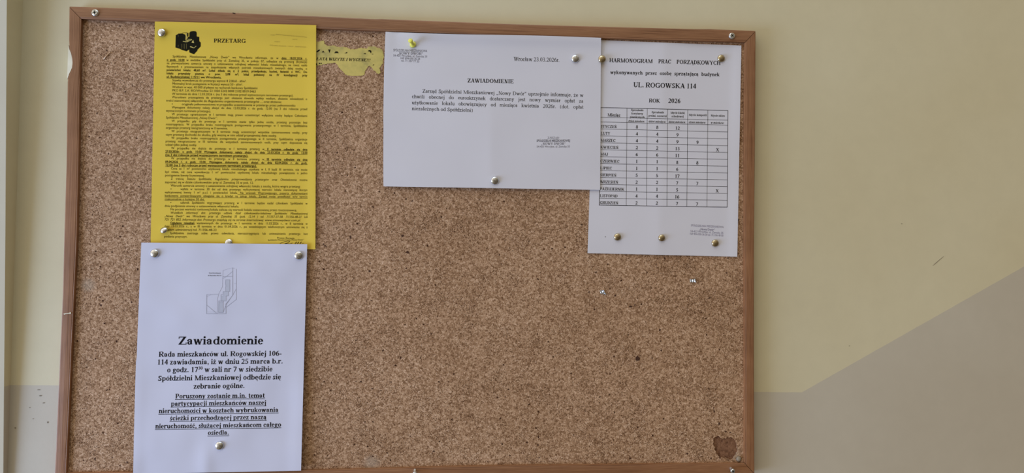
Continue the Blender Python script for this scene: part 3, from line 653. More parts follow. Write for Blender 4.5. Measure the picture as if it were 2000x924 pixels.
def text(ink, tx, p0, p1, em, fonts, mode='scale', kx=1.0, shear=0.0, uw=0.05):
    """marks inside tx: * bold, _ underline, ~ italic, ^ superscript. Fits the line between two photo points."""
    reg, bold = fonts; up = ink.sh.up; D = math.hypot(p1[0] - p0[0], p1[1] - p0[1]); d = ((p1[0] - p0[0]) / D, (p1[1] - p0[1]) / D)
    b = u = it = sup = False; items = []
    for ch in tx:
        if ch == '*': b = not b
        elif ch == '_': u = not u
        elif ch == '~': it = not it
        elif ch == '^': sup = not sup
        else: items.append((ch, b, u, it, sup, (bold if b else reg).glyph(ch)))
    nat = sum(i[5][2] * (0.62 if i[4] else 1) for i in items) * em
    if mode == 'scale': kx = D / nat; ex = 0
    else: ex = (D - nat * kx) / max(1, sum(1 for i in items if i[0] == ' '))
    t = 0.0; ust = None
    def flush(a, z): ink.line([(p0[0] + d[0] * a - up[0] * em * .16, p0[1] + d[1] * a - up[1] * em * .16), (p0[0] + d[0] * z - up[0] * em * .16, p0[1] + d[1] * z - up[1] * em * .16)], em * uw)
    for ch, b, u, it, sup, (gv, gf, adv) in items:
        sc = 0.62 if sup else 1.0; y0 = 0.33 if sup else 0; sh = shear + (0.21 if it else 0)
        if u and ust is None: ust = t
        if not u and ust is not None: flush(ust, t); ust = None
        k = len(ink.v)
        for gx, gy in gv:
            yy = (gy * sc + y0) * em; a = t + gx * sc * em * kx + yy * sh
            ink.v.append((p0[0] + d[0] * a + up[0] * yy, p0[1] + d[1] * a + up[1] * yy))
        ink.f += [tuple(k + i for i in f) for f in gf]
        t += adv * sc * em * kx + (ex if ch == ' ' else 0)
    if ust is not None: flush(ust, t)
# ---- the yellow tender notice
YT = """>Spółdzielnia Mieszkaniowa „Nowy Dwór” we Wrocławiu informuje, że w *_dniu 18.03.2026 r._*
*_o godz. 10.00_* w siedzibie Spółdzielni przy ul. Zemskiej 35, w pokoju 07, odbędzie się przetarg (licytacja)
na pierwszeństwo zawarcia umowy o ustanowienie odrębnej własności lokalu mieszkalnego, na rzecz osób
fizycznych z przeznaczeniem na zaspokojenie własnych potrzeb mieszkaniowych zwanych dalej osobą, o
*powierzchni lokalu: 48,60 m². Lokal składa się z: 2 pokoi, przedpokoju, kuchni, łazienki z WC. Do*
*lokalu przynależy piwnica o pow. 2,08 m²; lokal położony na IV kondygnacji przy*
432.6|*_ul. Budziszyńskiej 119/11_ we Wrocławiu.*
481.4|>Stawka wywoławcza do przetargu wynosi 8 228,61- zł/m².
474.5|>Minimalny krok postąpienia w licytacji wynosi 50 - zł/m².
502.9|>Wadium w wys. 40 000 zł płatne na rachunek bankowy Spółdzielni
499.8|>PKO B.P. S.A. IIIO/Wrocław 53 1020 5242 0000 2102 0019 0463
573|>W terminie do dnia 12.03.2026 r. (na 3 dni robocze przed wyznaczonym terminem przetargu).
>Warunkiem przystąpienia do przetargu jest: okazanie dowodu wpłaty wadium, złożenie oświadczeń o
550.4|treści stanowiącej załączniki do ~Regulaminu organizowania przetargów~ ..., oraz złożenie:
577|•oryginału pełnomocnictwa w przypadku uczestniczenia w przetargu przez pełnomocnika
>Wymagane dokumenty należy złożyć do dnia 12.03.2026 r. do godz. 12.00 (na 3 dni robocze przed
412|wyznaczonym terminem przetargu).
>W przetargu ograniczonym w I terminie mają prawo uczestniczyć wyłącznie osoby będące Członkami
425.2|Spółdzielni Mieszkaniowej „Nowy Dwór”.
>W przypadku gdy do przetargu w I terminie stanie tylko jedna osoba, przetarg pozostaje bez
rozstrzygnięcia. W przypadku braku rozstrzygnięcia postępowania przetargowego w I terminie, Spółdzielnia
445|organizuje przetarg nieograniczony w II terminie.
>W przetargu nieograniczonym w II terminie mogą uczestniczyć wszystkie zainteresowane osoby, przy
540.6|czym przetarg dochodzi do skutku, gdy wezmą w nim udział przynajmniej dwie osoby.
>W przypadku braku rozstrzygnięcia postępowania przetargowego w II terminie, Spółdzielnia organizuje
przetarg nieograniczony w III terminie dla wszystkich zainteresowanych osób, przy czym dopuszcza się
384.8|udział tylko jednej osoby.
>W przypadku nie dojścia do przetargu w I terminie przetarg w*_ II terminie odbędzie się dnia_*
*_27.03.2026r. o godz. 10.00 Wymagane dokumenty należy złożyć do dnia 23.03.2026 r. do godz. 12.00_*
484.7|*_(na 3 dni robocze przed wyznaczonym terminem przetargu)._*
>W przypadku nie dojścia do przetargu w II terminie przetarg w*_ III terminie odbędzie się dnia_*
*_09.04.2026 r. o godz. 10.00. Wymagane dokumenty należy złożyć do dnia 02.04.2026 r. do godz._*
501.6|*_12.00 (na 3 dni robocze przed wyznaczonym terminem przetargu)._*
>Cena za 1 m² powierzchni użytkowej lokalu mieszkalnego uzyskana w I, II bądź III terminie, nie może
być niższa, niż cena wywoławcza 1 m² powierzchni użytkowej lokalu mieszkalnego powiększona o jedno
399.8|postąpienie kwoty licytowanej.
>Z treścią ~Statutu Spółdzielni, Regulaminu przeprowadzania przetargów oraz Oświadczenia~ można
495.5|zapoznać się w dziale członkowskim przy ul. Zemskiej 35 w pok. 12.
586.8|>Warunki zawarcia umowy o ustanowienie odrębnej własności lokalu z osobą, która wygra przetarg:
•wpłata w terminie 30 dni od dnia przetargu wylicytowanej wartości lokalu stanowiącej iloczyn
wylicytowanej kwoty 1 m² p.u.l. i powierzchni lokalu._ Na wniosek Wygrywającego, poparty dokumentami_
_bankowymi potwierdzającymi ubieganie się o kredyt na zakup lokalu, Zarząd może przedłużyć w/w termin_
399.8|_maksymalnie o kolejne 30 dni._
•członek Spółdzielni wygrywający przetarg w I terminie będzie nadal członkiem Spółdzielni w
467|dniu podpisania umowy o ustanowienie własności lokalu.
580|>Na poczet wartości rynkowej lokalu zalicza się wartość lokalu oszacowaną przez rzeczoznawcę.
>~Wszelkich informacji dot. przetargu udziela dział członkowsko-lokalowy Spółdzielni Mieszkaniowej~
~„Nowy Dwór” we Wrocławiu przy ul. Zemskiej 35 (pok. 12,14 ) tel. 71/357-37-58, 71/356-48-21 lub~
587|~721 721 852. Informacje dot. Przetargu znajdują się na stronie internetowej: www.smnowydwor.com.pl.~
>*_Oglądanie mieszkań_* wystawionych do przetargu w I terminie w dniu 11.03.2026 r., w II terminie w
dniu 19.03.2026 r., a w III terminie w dniu 01.04.2026 r., po wcześniejszym telefonicznym umówieniu się z
423|działem administracji tel. 71/356-48-23
>Spółdzielnia zastrzega sobie prawo odwołania, nierozstrzygnięcia lub unieważnienia przetargu bez
366|podania przyczyn.""".split('\n')
chars = ''.join(sorted((set(''.join(YT)) - set('*_~^>| ')) | set('ABCDEFGHIJKLMNOPQRSTUVWXYZĄÓŁabcdefghijklmnopqrstuvwxyząół0123456789')))
AR, AB = Sans(chars, 0.0), Sans(chars, 0.018)
t = Ink(yellow, 'heading', INK_YELLOW)
text(t, 'PRZETARG', (417.3, 82.9), (480, 83.7), 11.3, (SB, SB)); t.done()
t = Ink(yellow, 'body_text', INK_YELLOW)
NL = len(YT) - 1
for i, ln in enumerate(YT):
    f = i / NL; end = None
    if ln[:1].isdigit() and '|' in ln[:6]: e_, ln = ln.split('|', 1); end = float(e_)
    xl, xr = 325.6 - 5.2 * f, 599.8 + 1.0 * f; yl = 112.0 + 6.64 * i; sk = (4.4 - 2.9 * f) / (xr - xl); x0 = xl
    if ln[0] == '>': x0 += 11.4; ln = ln[1:]
    elif ln[0] == '•':
        t.poly([(xl + 12.2 + .9 * math.cos(q * .785), yl - 1.9 + .9 * math.sin(q * .785)) for q in range(8)]); x0 += 30.6; ln = ln[1:]
    x1 = end or xr
    nat = 0.0; b = False
    for ch in ln:
        if ch == '*': b = not b
        elif ch not in '_~^': nat += (AB if b else AR).glyph(ch)[2]
    kx = 0.90
    if not end and (nat * 6.1 * kx > (x1 - x0) * .985): kx = (x1 - x0) / (nat * 6.1) * .97
    text(t, ln, (x0, yl + (x0 - xl) * sk), (x1, yl + (x1 - xl) * sk), 6.1, (AR, AB), mode='scale' if end else 'space', kx=kx, uw=.085)
t.done()
t = Ink(yellow, 'signature_block', INK_YELLOW)
text(t, 'Prezes Zarządu', (541, 466.3), (575.5, 467), 4.6, (AR, AR))
text(t, 'Spółdzielni Mieszkaniowej „Nowy Dwór”', (523, 470.2), (593.5, 469.6), 3.8, (AR, AR))
t.line([(545, 478), (549, 474.5), (556, 471.8), (562, 470.8), (566, 471.5), (563, 474), (556, 476)], .7)
for sx in (575, 579.5, 584.5): t.line([(sx, 477.5), (sx + 2.2, 474), (sx + 4, 472.2), (sx + 3.6, 474), (sx + 1, 477.8)], .6)
t.line([(553, 478), (560, 475.5), (566, 476.5), (571, 474.6)], .7); t.line([(588, 477.5), (591, 475), (593, 475.4)], .5); t.done()
t = Ink(yellow, 'emblem', INK_YELLOW, label='black emblem of clustered tower blocks')
def em_px(p): return [(300 + x / 15.4, 55 + y / 15.4) for x, y in p]
t.poly(em_px([(665, 210), (735, 175), (735, 165), (870, 158), (905, 175), (950, 195), (960, 250), (955, 350), (1000, 345), (1040, 260), (1075, 255), (1075, 140), (1110, 100), (1190, 88), (1260, 92), (1290, 125), (1295, 250), (1370, 265), (1372, 390), (1415, 430), (1415, 550),
               (1310, 655), (1320, 670), (1215, 785), (1075, 730), (1070, 640), (990, 695), (850, 655), (800, 625), (730, 605), (655, 580)]))
t.poly(em_px([(1010, 140), (1045, 140), (1045, 240), (1010, 260)])); t.poly(em_px([(850, 140), (880, 132), (1010, 132), (1010, 150)])); t.done()
t = Ink(yellow, 'emblem_lines', PAPER_OLD, -0.00028)
for p in ([(970, 160), (1000, 160), (1000, 335), (970, 335)], [(860, 385), (1000, 405), (985, 425), (865, 400)], [(1000, 405), (1130, 345), (1160, 350), (1000, 425)], [(1000, 330), (1130, 330), (1160, 345), (1050, 345)],
          [(940, 385), (1000, 360), (1080, 360), (1010, 395)], [(1190, 350), (1220, 450), (1140, 435)], [(1110, 540), (1215, 585), (1205, 605), (1090, 565)], [(1215, 585), (1275, 530), (1290, 545), (1215, 605)]): t.poly(em_px(p))
for x in (850, 920, 985): t.line(em_px([(x, 465), (x + 2, 620)]), .25)
t.line(em_px([(740, 190), (740, 560)]), .15); t.done()
t = Ink(yellow, 'show_through', INK_GHOST, label='faint mirrored print showing through the yellow sheet')
def gp(x, y): return (510 + x / 16.8, 55 + y / 16.8)
for x0, x1, y0, y1 in ((305, 440, 222, 226), (480, 700, 205, 222), (720, 960, 232, 245), (980, 1100, 250, 262), (1120, 1420, 262, 285), (1430, 1480, 292, 308), (1030, 1180, 365, 368), (440, 620, 440, 446), (285, 390, 555, 565), (430, 540, 568, 575), (575, 700, 578, 586), (725, 830, 586, 590), (880, 1040, 592, 598), (1120, 1480, 605, 620)):
    x = x0
    while x < x1:
        yy = y0 + (y1 - y0) * (x - x0) / (x1 - x0); h = random.uniform(10, 17); a, b = gp(x, yy - h), gp(x + 16, yy + h); t.poly([(a[0], a[1]), (b[0], a[1]), (b[0], b[1]), (a[0], b[1])]); x += random.choice((22, 24, 30))
t.done()
t = Ink(rem, 'lettering', INK_YELLOW)
text(t, 'ŁATĄ WIZYTE I WYCENĘ!!!', (617.6, 117.4), (723.2, 120), 8.2, (SB, SB), shear=.22)
def rp(p): return [(600 + x / 10.27, 70 + y / 10.27) for x, y in p]
for p in ([(182, 330), (185, 318), (225, 278), (262, 275), (255, 292), (210, 328)], [(290, 332), (320, 298), (348, 334)], [(418, 272), (468, 272), (448, 345)], [(540, 346), (565, 318), (578, 300), (590, 318), (604, 308), (625, 338), (636, 346)], [(745, 348), (785, 332), (800, 318), (802, 348)],
          [(1120, 365), (1150, 352), (1160, 340), (1182, 366)], [(1215, 310), (1235, 288), (1265, 286), (1288, 305), (1282, 345), (1268, 345), (1262, 318), (1238, 312)], [(1292, 362), (1325, 364), (1322, 374), (1296, 372)], [(1310, 590), (1330, 572), (1350, 576), (1322, 594)],
          [(172, 548), (190, 545), (202, 575), (190, 596), (172, 594)]): t.poly(rp(p))
for x in (246, 278): t.poly(rp([(x + 13 * math.cos(q * .785), 553 + 14 * math.sin(q * .785)) for q in range(8)]))
t.done()

# ---- the meeting notice
t = Ink(white, 'heading', INK); text(t, 'Zawiadomienie', (347.6, 673.2), (514, 672.6), 23.2, (SB, SB)); t.done()
t = Ink(white, 'body_text', INK)
for s_, a, b in (('Rada mieszkańców ul. Rogowskiej 106-', (309.6, 696.9), (550, 695)), ('114 zawiadamia, iż w dniu 25 marca b.r.', (306.6, 712.2), (552.5, 710.1)), ('o godz. 17^30^ w sali nr 7 w siedzibie', (326, 727.3), (532, 725.4)),
                 ('Spółdzielni Mieszkaniowej odbędzie się', (308, 743.9), (548.4, 740.8)), ('zebranie ogólne.', (377.8, 759.2), (478, 758))): text(t, s_, a, b, 14.6, (SB, SB))
t.done()
t = Ink(white, 'underlined_text', INK)
for s_, a, b in (('_Poruszony zostanie m.in. temat_', (342, 778.3), (517, 776.8)), ('_partycypacji mieszkańców naszej_', (333.7, 793), (520, 790.6)), ('_nieruchomości w kosztach wybrukowania_', (309.7, 807.2), (543.8, 804.7)),
                 ('_ścieżki przechodzącej przez naszą_', (331.5, 821.3), (520.6, 818.9)), ('_nieruchomość, służącej mieszkańcom całego_', (303, 837), (549, 833.6)), ('_osiedla._', (405.6, 849.6), (447, 849))): text(t, s_, a, b, 13.4, (SB, SB), uw=.07)
t.done()
def pp(p): return [(380 + x / 8.03, 510 + y / 8.03) for x, y in p]
t = Ink(white, 'site_plan', INK_PALE, label='pale grey line drawing of a building plot')
for p, wd in (([(445, 145), (440, 270), (437, 400), (380, 510), (360, 590), (355, 820)], .45), ([(597, 105), (597, 535), (485, 680)], .9), ([(655, 125), (655, 600), (495, 725)], .7), ([(440, 245), (597, 240)], .7), ([(440, 275), (500, 240), (597, 160)], .6), ([(445, 145), (597, 105), (630, 120)], .35),
              ([(655, 430), (600, 530), (490, 690), (450, 800)], .55), ([(190, 525), (370, 520)], .5), ([(190, 525), (188, 825), (490, 825)], .75), ([(190, 690), (340, 815)], .6), ([(490, 690), (492, 825)], .9), ([(375, 805), (450, 805)], .8), ([(620, 355), (655, 355)], .4), ([(190, 560), (260, 525)], .3), ([(195, 800), (340, 800)], .3)): t.line(pp(p), wd)
for p in ([(488, 292), (552, 292), (552, 478), (488, 478), (484, 410), (490, 395), (484, 340), (488, 292)], [(445, 478), (530, 478), (530, 545), (495, 545)], [(412, 525), (445, 525), (445, 478)], [(412, 525), (412, 625), (495, 625), (495, 545)], [(378, 622), (448, 622), (448, 805), (375, 805), (378, 622)], [(375, 640), (448, 640)]): t.line(pp(p), .6)
t.done()
t = Ink(white, 'plan_fill', INK_FILL, -0.00010)
for p in ([(490, 295), (550, 295), (550, 476), (490, 476)], [(447, 480), (528, 480), (528, 543), (447, 543)], [(414, 543), (493, 543), (493, 623), (414, 623)], [(380, 642), (446, 642), (446, 803), (380, 803)]): t.poly(pp(p))
t.done()
t = Ink(white, 'plan_caption', INK_SOFT)
text(t, 'Teren Nieruchomości', (407.8, 534.2), (431, 534.4), 2.6, (SB, SB)); text(t, 'ul. Rogowska 106-114', (406, 538.9), (432, 539.2), 2.8, (SB, SB)); t.done()

# ---- the landscape notice
t = Ink(land, 'date_line', INK_SOFT); text(t, 'Wrocław 23.03.2026r.', (1003, 118.6), (1093, 121), 11.6, (SR, SR)); t.done()
t = Ink(land, 'heading', INK); text(t, 'ZAWIADOMIENIE', (912.8, 161), (1003, 162.6), 11.4, (SB, SB)); t.done()
t = Ink(land, 'body_text', INK_SOFT)
for s_, a, b in (('Zarząd Spółdzielni Mieszkaniowej „Nowy Dwór” uprzejmie informuje, że w', (825, 180.9), (1139.6, 189.3)), ('chwili obecnej do euroskrzynek dostarczany jest nowy wymiar opłat za', (804.3, 191.6), (1139.6, 200.7)), ('użytkowanie lokalu obowiązujący od miesiąca kwietnia 2026r. (dot. opłat', (804.3, 203.4), (1139.6, 212.5))):
    text(t, s_, a, b, 10.3, (SR, SR), mode='space', kx=.97)
text(t, 'niezależnych od Spółdzielni)', (804.3, 215), (923.4, 218.6), 10.3, (SR, SR)); t.done()
t = Ink(land, 'address_stamp', INK_STAMP, label='grey rubber stamp with the address')
text(t, 'SPÓŁDZIELNIA MIESZKANIOWA', (768, 100.2), (834.2, 101.8), 6.6, (AR, AR))
text(t, '„NOWY DWÓR”', (776.1, 106.2), (826, 107), 6.8, (SB, SB))
text(t, '54-433 Wrocław, ul. Zemska 35', (768, 110.2), (834.5, 112.4), 5.6, (AR, AR)); text(t, 'NIP 894-000-36-28', (782, 115.4), (820.3, 116.9), 5.4, (AR, AR)); text(t, 'tel. 71 357 77 25', (783, 120.2), (819, 121.9), 5.6, (AR, AR)); t.done()
t = Ink(land, 'board_stamp', INK_STAMP, label='grey rubber stamp of the management board')
text(t, 'ZARZĄD', (1069.3, 271), (1092, 271.2), 6.0, (SR, SR)); text(t, 'SPÓŁDZIELNI MIESZKANIOWEJ', (1048, 276.8), (1113.3, 276.7), 6.0, (AB, AB)); text(t, '„NOWY DWÓR”', (1056.8, 282.8), (1104.8, 282.8), 6.6, (SB, SB)); text(t, '54-433 Wrocław, ul. Zemska 35', (1048, 288.3), (1113, 287.9), 5.4, (AR, AR)); t.done()

# ---- the cleaning schedule
t = Ink(sched, 'heading', INK)
for s_, a, b, e_ in (('HARMONOGRAM', (1190, 121.2), (1274.6, 123.2), 11.6), ('PRAC', (1285.6, 123.5), (1311, 124.2), 11.6), ('PORZĄDKOWYCH', (1321.3, 124.5), (1407.2, 126.8), 11.6), ('wykonywanych przez osobę sprzątającą budynek', None, None, 11.2),
                     ('UL. ROGOWSKA 114', (1237, 170), (1359.6, 173), 14.0), ('ROK', (1267.2, 199.9), (1289, 200.5), 11.0), ('2026', (1304.8, 200.8), (1329, 201.4), 12.8)):
    if a: text(t, s_, a, b, e_, (SB, SB))
    else: text(t, s_, (1191.7, 144.3), (1405.4, 148.8), 10.1, (SB, SB), mode='space', kx=.95)
t.done()
CT = [1172.9, 1224.5, 1264, 1303.8, 1343.1, 1382.4, 1421.7]; CB = [1170.4, 1222.9, 1262.9, 1302.5, 1341.5, 1380.6, 1420.2]
RL = [210, 229, 238.1] + [238.1 + 13.55 * (i + 1) for i in range(12)]; RR = [216, 234.8, 244.5] + [244.5 + 13.35 * (i + 1) for i in range(12)]
def gx(c, y): return CT[c] + (CB[c] - CT[c]) * (y - 213) / 189
def gy(r, x): return RL[r] + (RR[r] - RL[r]) * (x - 1172) / 249
t = Ink(sched, 'table_grid', INK)
for c_ in range(7): t.line([(gx(c_, RL[0]), gy(0, CT[c_])), (gx(c_, 402), gy(14, CB[c_]))], .95 if c_ in (0, 6) else .62)
for r in range(15): t.line([(gx(0, RL[r]), RL[r]), (gx(6, RR[r]), RR[r])], .95 if r in (0, 14) else .62)
t.done()
t = Ink(sched, 'table_text', INK)
text(t, 'Miesiąc', (1186.5, 227.4), (1211.6, 228.2), 9.6, (SB, SB))
for s_, a, b, e_, it in (('Sprzątanie', (1232.3, 216.6), (1256.8, 217.2), 5.9, 0), ('korytarzy', (1233.2, 223.4), (1255.8, 223.9), 5.9, 0), ('piwnicznych', (1230.2, 230.2), (1258.9, 230.8), 5.9, 0), ('Sprzątanie', (1272.5, 220.9), (1296.8, 221.4), 5.9, 0), ('pralni, suszarni', (1266.4, 227.7), (1302, 228.6), 5.9, 0),
                     ('Mycie klatki', (1309.4, 221.9), (1337.7, 222.6), 5.9, 0), ('schodowej', (1311.5, 228.9), (1335, 229.4), 5.9, 0), ('Mycie lamperii', (1345.2, 226.2), (1380, 226.9), 5.9, 0), ('Mycie okien', (1388, 227.4), (1415.7, 228.1), 5.9, 0),
                     ('dzień miesiąca:', (1226.6, 238), (1259.2, 238.8), 5.7, 1), ('dzień miesiąca:', (1266.2, 238.9), (1300.7, 239.7), 5.7, 1), ('dzień miesiąca:', (1305.3, 239.7), (1339.6, 240.5), 5.7, 1), ('dzień miesiąca:', (1345, 240.5), (1378.4, 241.3), 5.7, 1), ('w miesiącu:', (1387.8, 241.3), (1414, 242), 5.7, 1)):
    text(t, s_, a, b, e_, (SB, SB), shear=.22 * it)
MON = [('STYCZEŃ', 8, 12, 0, 0), ('LUTY', 4, 9, 0, 0), ('MARZEC', 4, 9, 9, 0), ('KWIECIEŃ', 2, 13, 0, 1), ('MAJ', 6, 11, 0, 0), ('CZERWIEC', 1, 8, 8, 0), ('LIPIEC', 1, 6, 0, 0), ('SIERPIEŃ', 5, 17, 0, 0), ('WRZESIEŃ', 2, 7, 7, 0), ('PAŹDZIERNIK', 1, 5, 0, 1), ('LISTOPAD', 4, 16, 0, 0), ('GRUDZIEŃ', 2, 7, 7, 0)]
MW = [31.2, 18.5, 29.3, 35.2, 15, 37.5, 23, 32, 35.5, 47.5, 34.5, 36.3]
for r, (mn, n1, n2, n3, xx) in enumerate(MON):
    y = gy(r + 3, 1172); x = gx(0, y) + 1.0
    text(t, mn, (x, y - 2.3), (x + MW[r], y - 2.3 + MW[r] * .024), 8.1, (SB, SB))
    def cell(s_, c0, dy):
        xc = (gx(c0, y) + gx(c0 + 1, y)) / 2; wd = 4.6 * len(s_) + (1.6 if s_ == 'X' else 0); yy = gy(r + 3, xc) - dy
        text(t, s_, (xc - wd / 2, yy - wd * .012), (xc + wd / 2, yy + wd * .012), 9.3, (SB, SB))
    cell(str(n1), 1, 2.4); cell(str(n1), 2, 2.6); cell(str(n2), 3, 2.2)
    if n3: cell(str(n3), 4, 2.0)
    if xx: cell('X', 5, 1.8)
t.done()
t = Ink(sched, 'address_stamp', INK_VIOLET, label='faded violet rubber stamp with the address')
text(t, 'SPÓŁDZIELNIA MIESZKANIOWA', (1349.3, 442), (1413.3, 445.6), 5.6, (AR, AR)); text(t, '„Nowy Dwór”', (1366, 449.3), (1396, 450.9), 5.8, (AB, AB)); text(t, '54-433 Wrocław, ul. Zemska 35', (1348.2, 453.3), (1412.8, 457), 5.6, (AR, AR)); text(t, 'NIP 894-000-36-28 tel. 71 356 48 00', (1347.2, 458.5), (1412.8, 462), 5.4, (AR, AR)); t.done()
t = Ink(sched, 'pin_hole', INK); t.poly([(1182.2 + .8 * math.cos(q * .785), 462.6 + .9 * math.sin(q * .785)) for q in range(8)]); t.done()
# ------------------------------------------------------------------ pins, screws and scraps
def lathe(prof, n=28):
    """prof: (radius, height) from the tip axis outward, height along -y"""
    vs, fs = [], []
    for r, h in prof:
        for i in range(n): a = 2 * math.pi * i / n; vs.append((r * math.cos(a), -h, r * math.sin(a)))
    m = len(prof)
    for k in range(m - 1):
        for i in range(n): a, b = k * n + i, k * n + (i + 1) % n; fs.append((a, b, b + n, a + n))
    fs += [tuple(range(n)), tuple(range((m - 1) * n, m * n))]
    return vs, fs
def part(name, vs, fs, mat, root, smooth=True):
    o = new_mesh(name, vs, fs, mat, root, smooth=smooth); fix_normals(o); return o
def surf_y(sh, x, y): return (sh.at(x, y).y if sh else CY)
def thumbtack(x, y, rpx, sheet, mat, label, tilt=(0, 0), hgt=0.0034, lift=0.0):
    Y = surf_y(sheet, x, y) - .00025 - lift; p = U(x, y, Y); r = rpx / FPX * (p - CAM).dot(RC.col[1])
    root = empty('thumbtack', p, label, 'thumbtack', 'thumbtacks on the notice board')
    prof = [(r * .55, 0.0), (r * .93, 0.0), (r, .0003), (r * .99, .0006)] + [(r * math.cos(math.radians(a)), .0006 + (hgt - .0006) * math.sin(math.radians(a))) for a in range(8, 88, 8)] + [(r * .012, hgt)]
    vs, fs = lathe(prof, 32); part('dome', vs, fs, mat, root)
    vs, fs = lathe([(.0004, 0.0), (.0004, -.005), (.00005, -.0075)], 8); part('needle', vs, fs, NICKEL, root)
    root.rotation_euler = (tilt[0], 0, tilt[1]); return root
thumbtack(316, 64, 8.3, yellow, NICKEL, 'shiny silver thumbtack in the upper left corner of the yellow sheet', (.05, -.15))
thumbtack(321, 450, 7.8, yellow, NICKEL, 'crooked silver thumbtack on the lower left text of the yellow sheet', (-.62, -.30), hgt=.0040, lift=.0022)
thumbtack(447, 473.6, 7.4, yellow, NICKEL, 'silver thumbtack half hidden behind the top edge of the meeting notice', (-.2, 0), hgt=.0030)
thumbtack(302.3, 495, 8.4, white, NICKEL, 'silver thumbtack in the top left corner of the meeting notice')
thumbtack(583.5, 499, 8.4, white, NICKEL, 'silver thumbtack in the top right corner of the meeting notice', (0, .1))
thumbtack(428.7, 870.3, 8.3, white, NICKEL, 'silver thumbtack below the last line of the meeting notice')
thumbtack(1123.5, 114.5, 8.0, land, NICKEL, 'silver thumbtack to the right of the date on the landscape sheet')
thumbtack(966.5, 352.8, 8.0, land, NICKEL, 'silver thumbtack at the middle of the landscape sheet\'s bottom edge', (.05, .1))
thumbtack(1175.8, 115.5, 7.5, land, BRASSY, 'brassy thumbtack on the seam between the landscape sheet and the schedule')
thumbtack(1408.3, 114.3, 7.4, sched, BRASSY, 'brassy thumbtack at the end of the schedule\'s first heading line')
thumbtack(1205.8, 463, 7.2, sched, BRASSY, 'brassy thumbtack at the lower left of the schedule beside a pin hole', (.05, -.05))
thumbtack(1292.2, 464.7, 6.9, sched, BRASSY, 'brassy thumbtack at the middle of the schedule\'s lower margin')
thumbtack(1396.5, 475, 7.2, sched, BRASSY, 'brassy thumbtack below the violet stamp on the schedule')

def push_pin(x, y, sheet):
    Y = surf_y(sheet, x, y) - .0003; p = U(x, y, Y)
    root = empty('push_pin', p, 'yellow plastic push pin above the stamp on the landscape sheet', 'push pin')
    k = .001
    prof = [(4.1 * k, 0), (4.4 * k, .6 * k), (4.3 * k, 1.4 * k), (3.4 * k, 2.0 * k), (2.3 * k, 3 * k), (2.0 * k, 6 * k), (2.1 * k, 9 * k), (2.7 * k, 10.2 * k), (3.1 * k, 11 * k), (3.15 * k, 12 * k), (2.8 * k, 12.6 * k), (1.6 * k, 12.9 * k), (.1 * k, 13 * k)]
    vs, fs = lathe(prof, 28); part('grip', vs, fs, PIN_PLASTIC, root)
    vs, fs = lathe([(.0005, .0), (.0005, -.006), (.00005, -.009)], 8); part('needle', vs, fs, NICKEL, root)
    root.rotation_euler = (-.16, 0, -.24)
push_pin(806.8, 87.5, land)

def screw(x, y, rpx, ydepth, out, label, tilt=(0, 0), turn=.3):
    """pan head screw holding the frame; out = how far it still stands proud"""
    p = U(x, y, ydepth); r = rpx / FPX * (p - CAM).dot(RC.col[1])
    root = empty('screw', p, label, 'screw')
    prof = [(r * .5, out), (r * .97, out), (r, out + .0005), (r * .97, out + .0012), (r * .88, out + .0020), (r * .72, out + .0026)]
    n = 32; vs, fs = lathe(prof, n); fs = fs[:-1]                # open top
    base = (len(prof) - 1) * n
    # flat top with a cross shaped socket
    a, b = r * .13, r * .52; cross = [(a, a), (a, b), (-a, b), (-a, a), (-b, a), (-b, -a), (-a, -a), (-a, -b), (a, -b), (a, -a), (b, -a), (b, a)]
    ct, st_ = math.cos(turn), math.sin(turn); cross = [(x_ * ct - y_ * st_, x_ * st_ + y_ * ct) for x_, y_ in cross]
    h = out + .0026; k = len(vs); vs += [(x_, -h - .0001, z_) for x_, z_ in cross] + [(x_ * .6, -h + .0016, z_ * .6) for x_, z_ in cross]
    ring = [Vector((vs[base + i][0], vs[base + i][2], 0)) for i in range(n)]
    idx = [base + i for i in range(n)] + [k + i for i in range(12)]
    for t3 in tessellate_polygon([ring, [Vector((c[0], c[1], 0)) for c in cross]]): fs.append(tuple(idx[i] for i in t3))
    fm0 = len(fs)
    for i in range(12): fs.append((k + i, k + (i + 1) % 12, k + 12 + (i + 1) % 12, k + 12 + i))
    fs.append(tuple(k + 12 + i for i in range(12)))
    o = new_mesh('head', vs, fs, [ZINC, RECESS], root, fm=[0] * fm0 + [1] * 13); fix_normals(o)
    sv, sf = [], []
    rs = r * .5; turns = 14; L = out + .012; m = 14; steps = 90
    prof2 = [(rs * (1 + (.22 if i % 2 else 0)), out + .0002 - L * i / 24) for i in range(25)]
    vs2, fs2 = lathe(prof2, 16); part('shank', vs2, fs2, ZINC, root, smooth=False)
    root.rotation_euler = (tilt[0], 0, tilt[1]); return root
screw(186.5, 25.3, 7.0, FY - .0002, 0.0, 'zinc cross-head screw in the top left corner of the frame', turn=.2)
screw(1429, 70.6, 6.3, FY - .0002, 0.0, 'zinc cross-head screw in the top right corner of the frame', turn=.6)
screw(1427.5, 914.8, 4.6, FY - .0002, 0.0075, 'half-driven zinc screw standing out of the frame\'s bottom right corner', (.12, -.10), turn=.4)
screw(810.5, 918.5, 4.4, FY - .0002, 0.0065, 'half-driven zinc screw standing out of the middle of the bottom rail', (.25, .05), turn=.1)

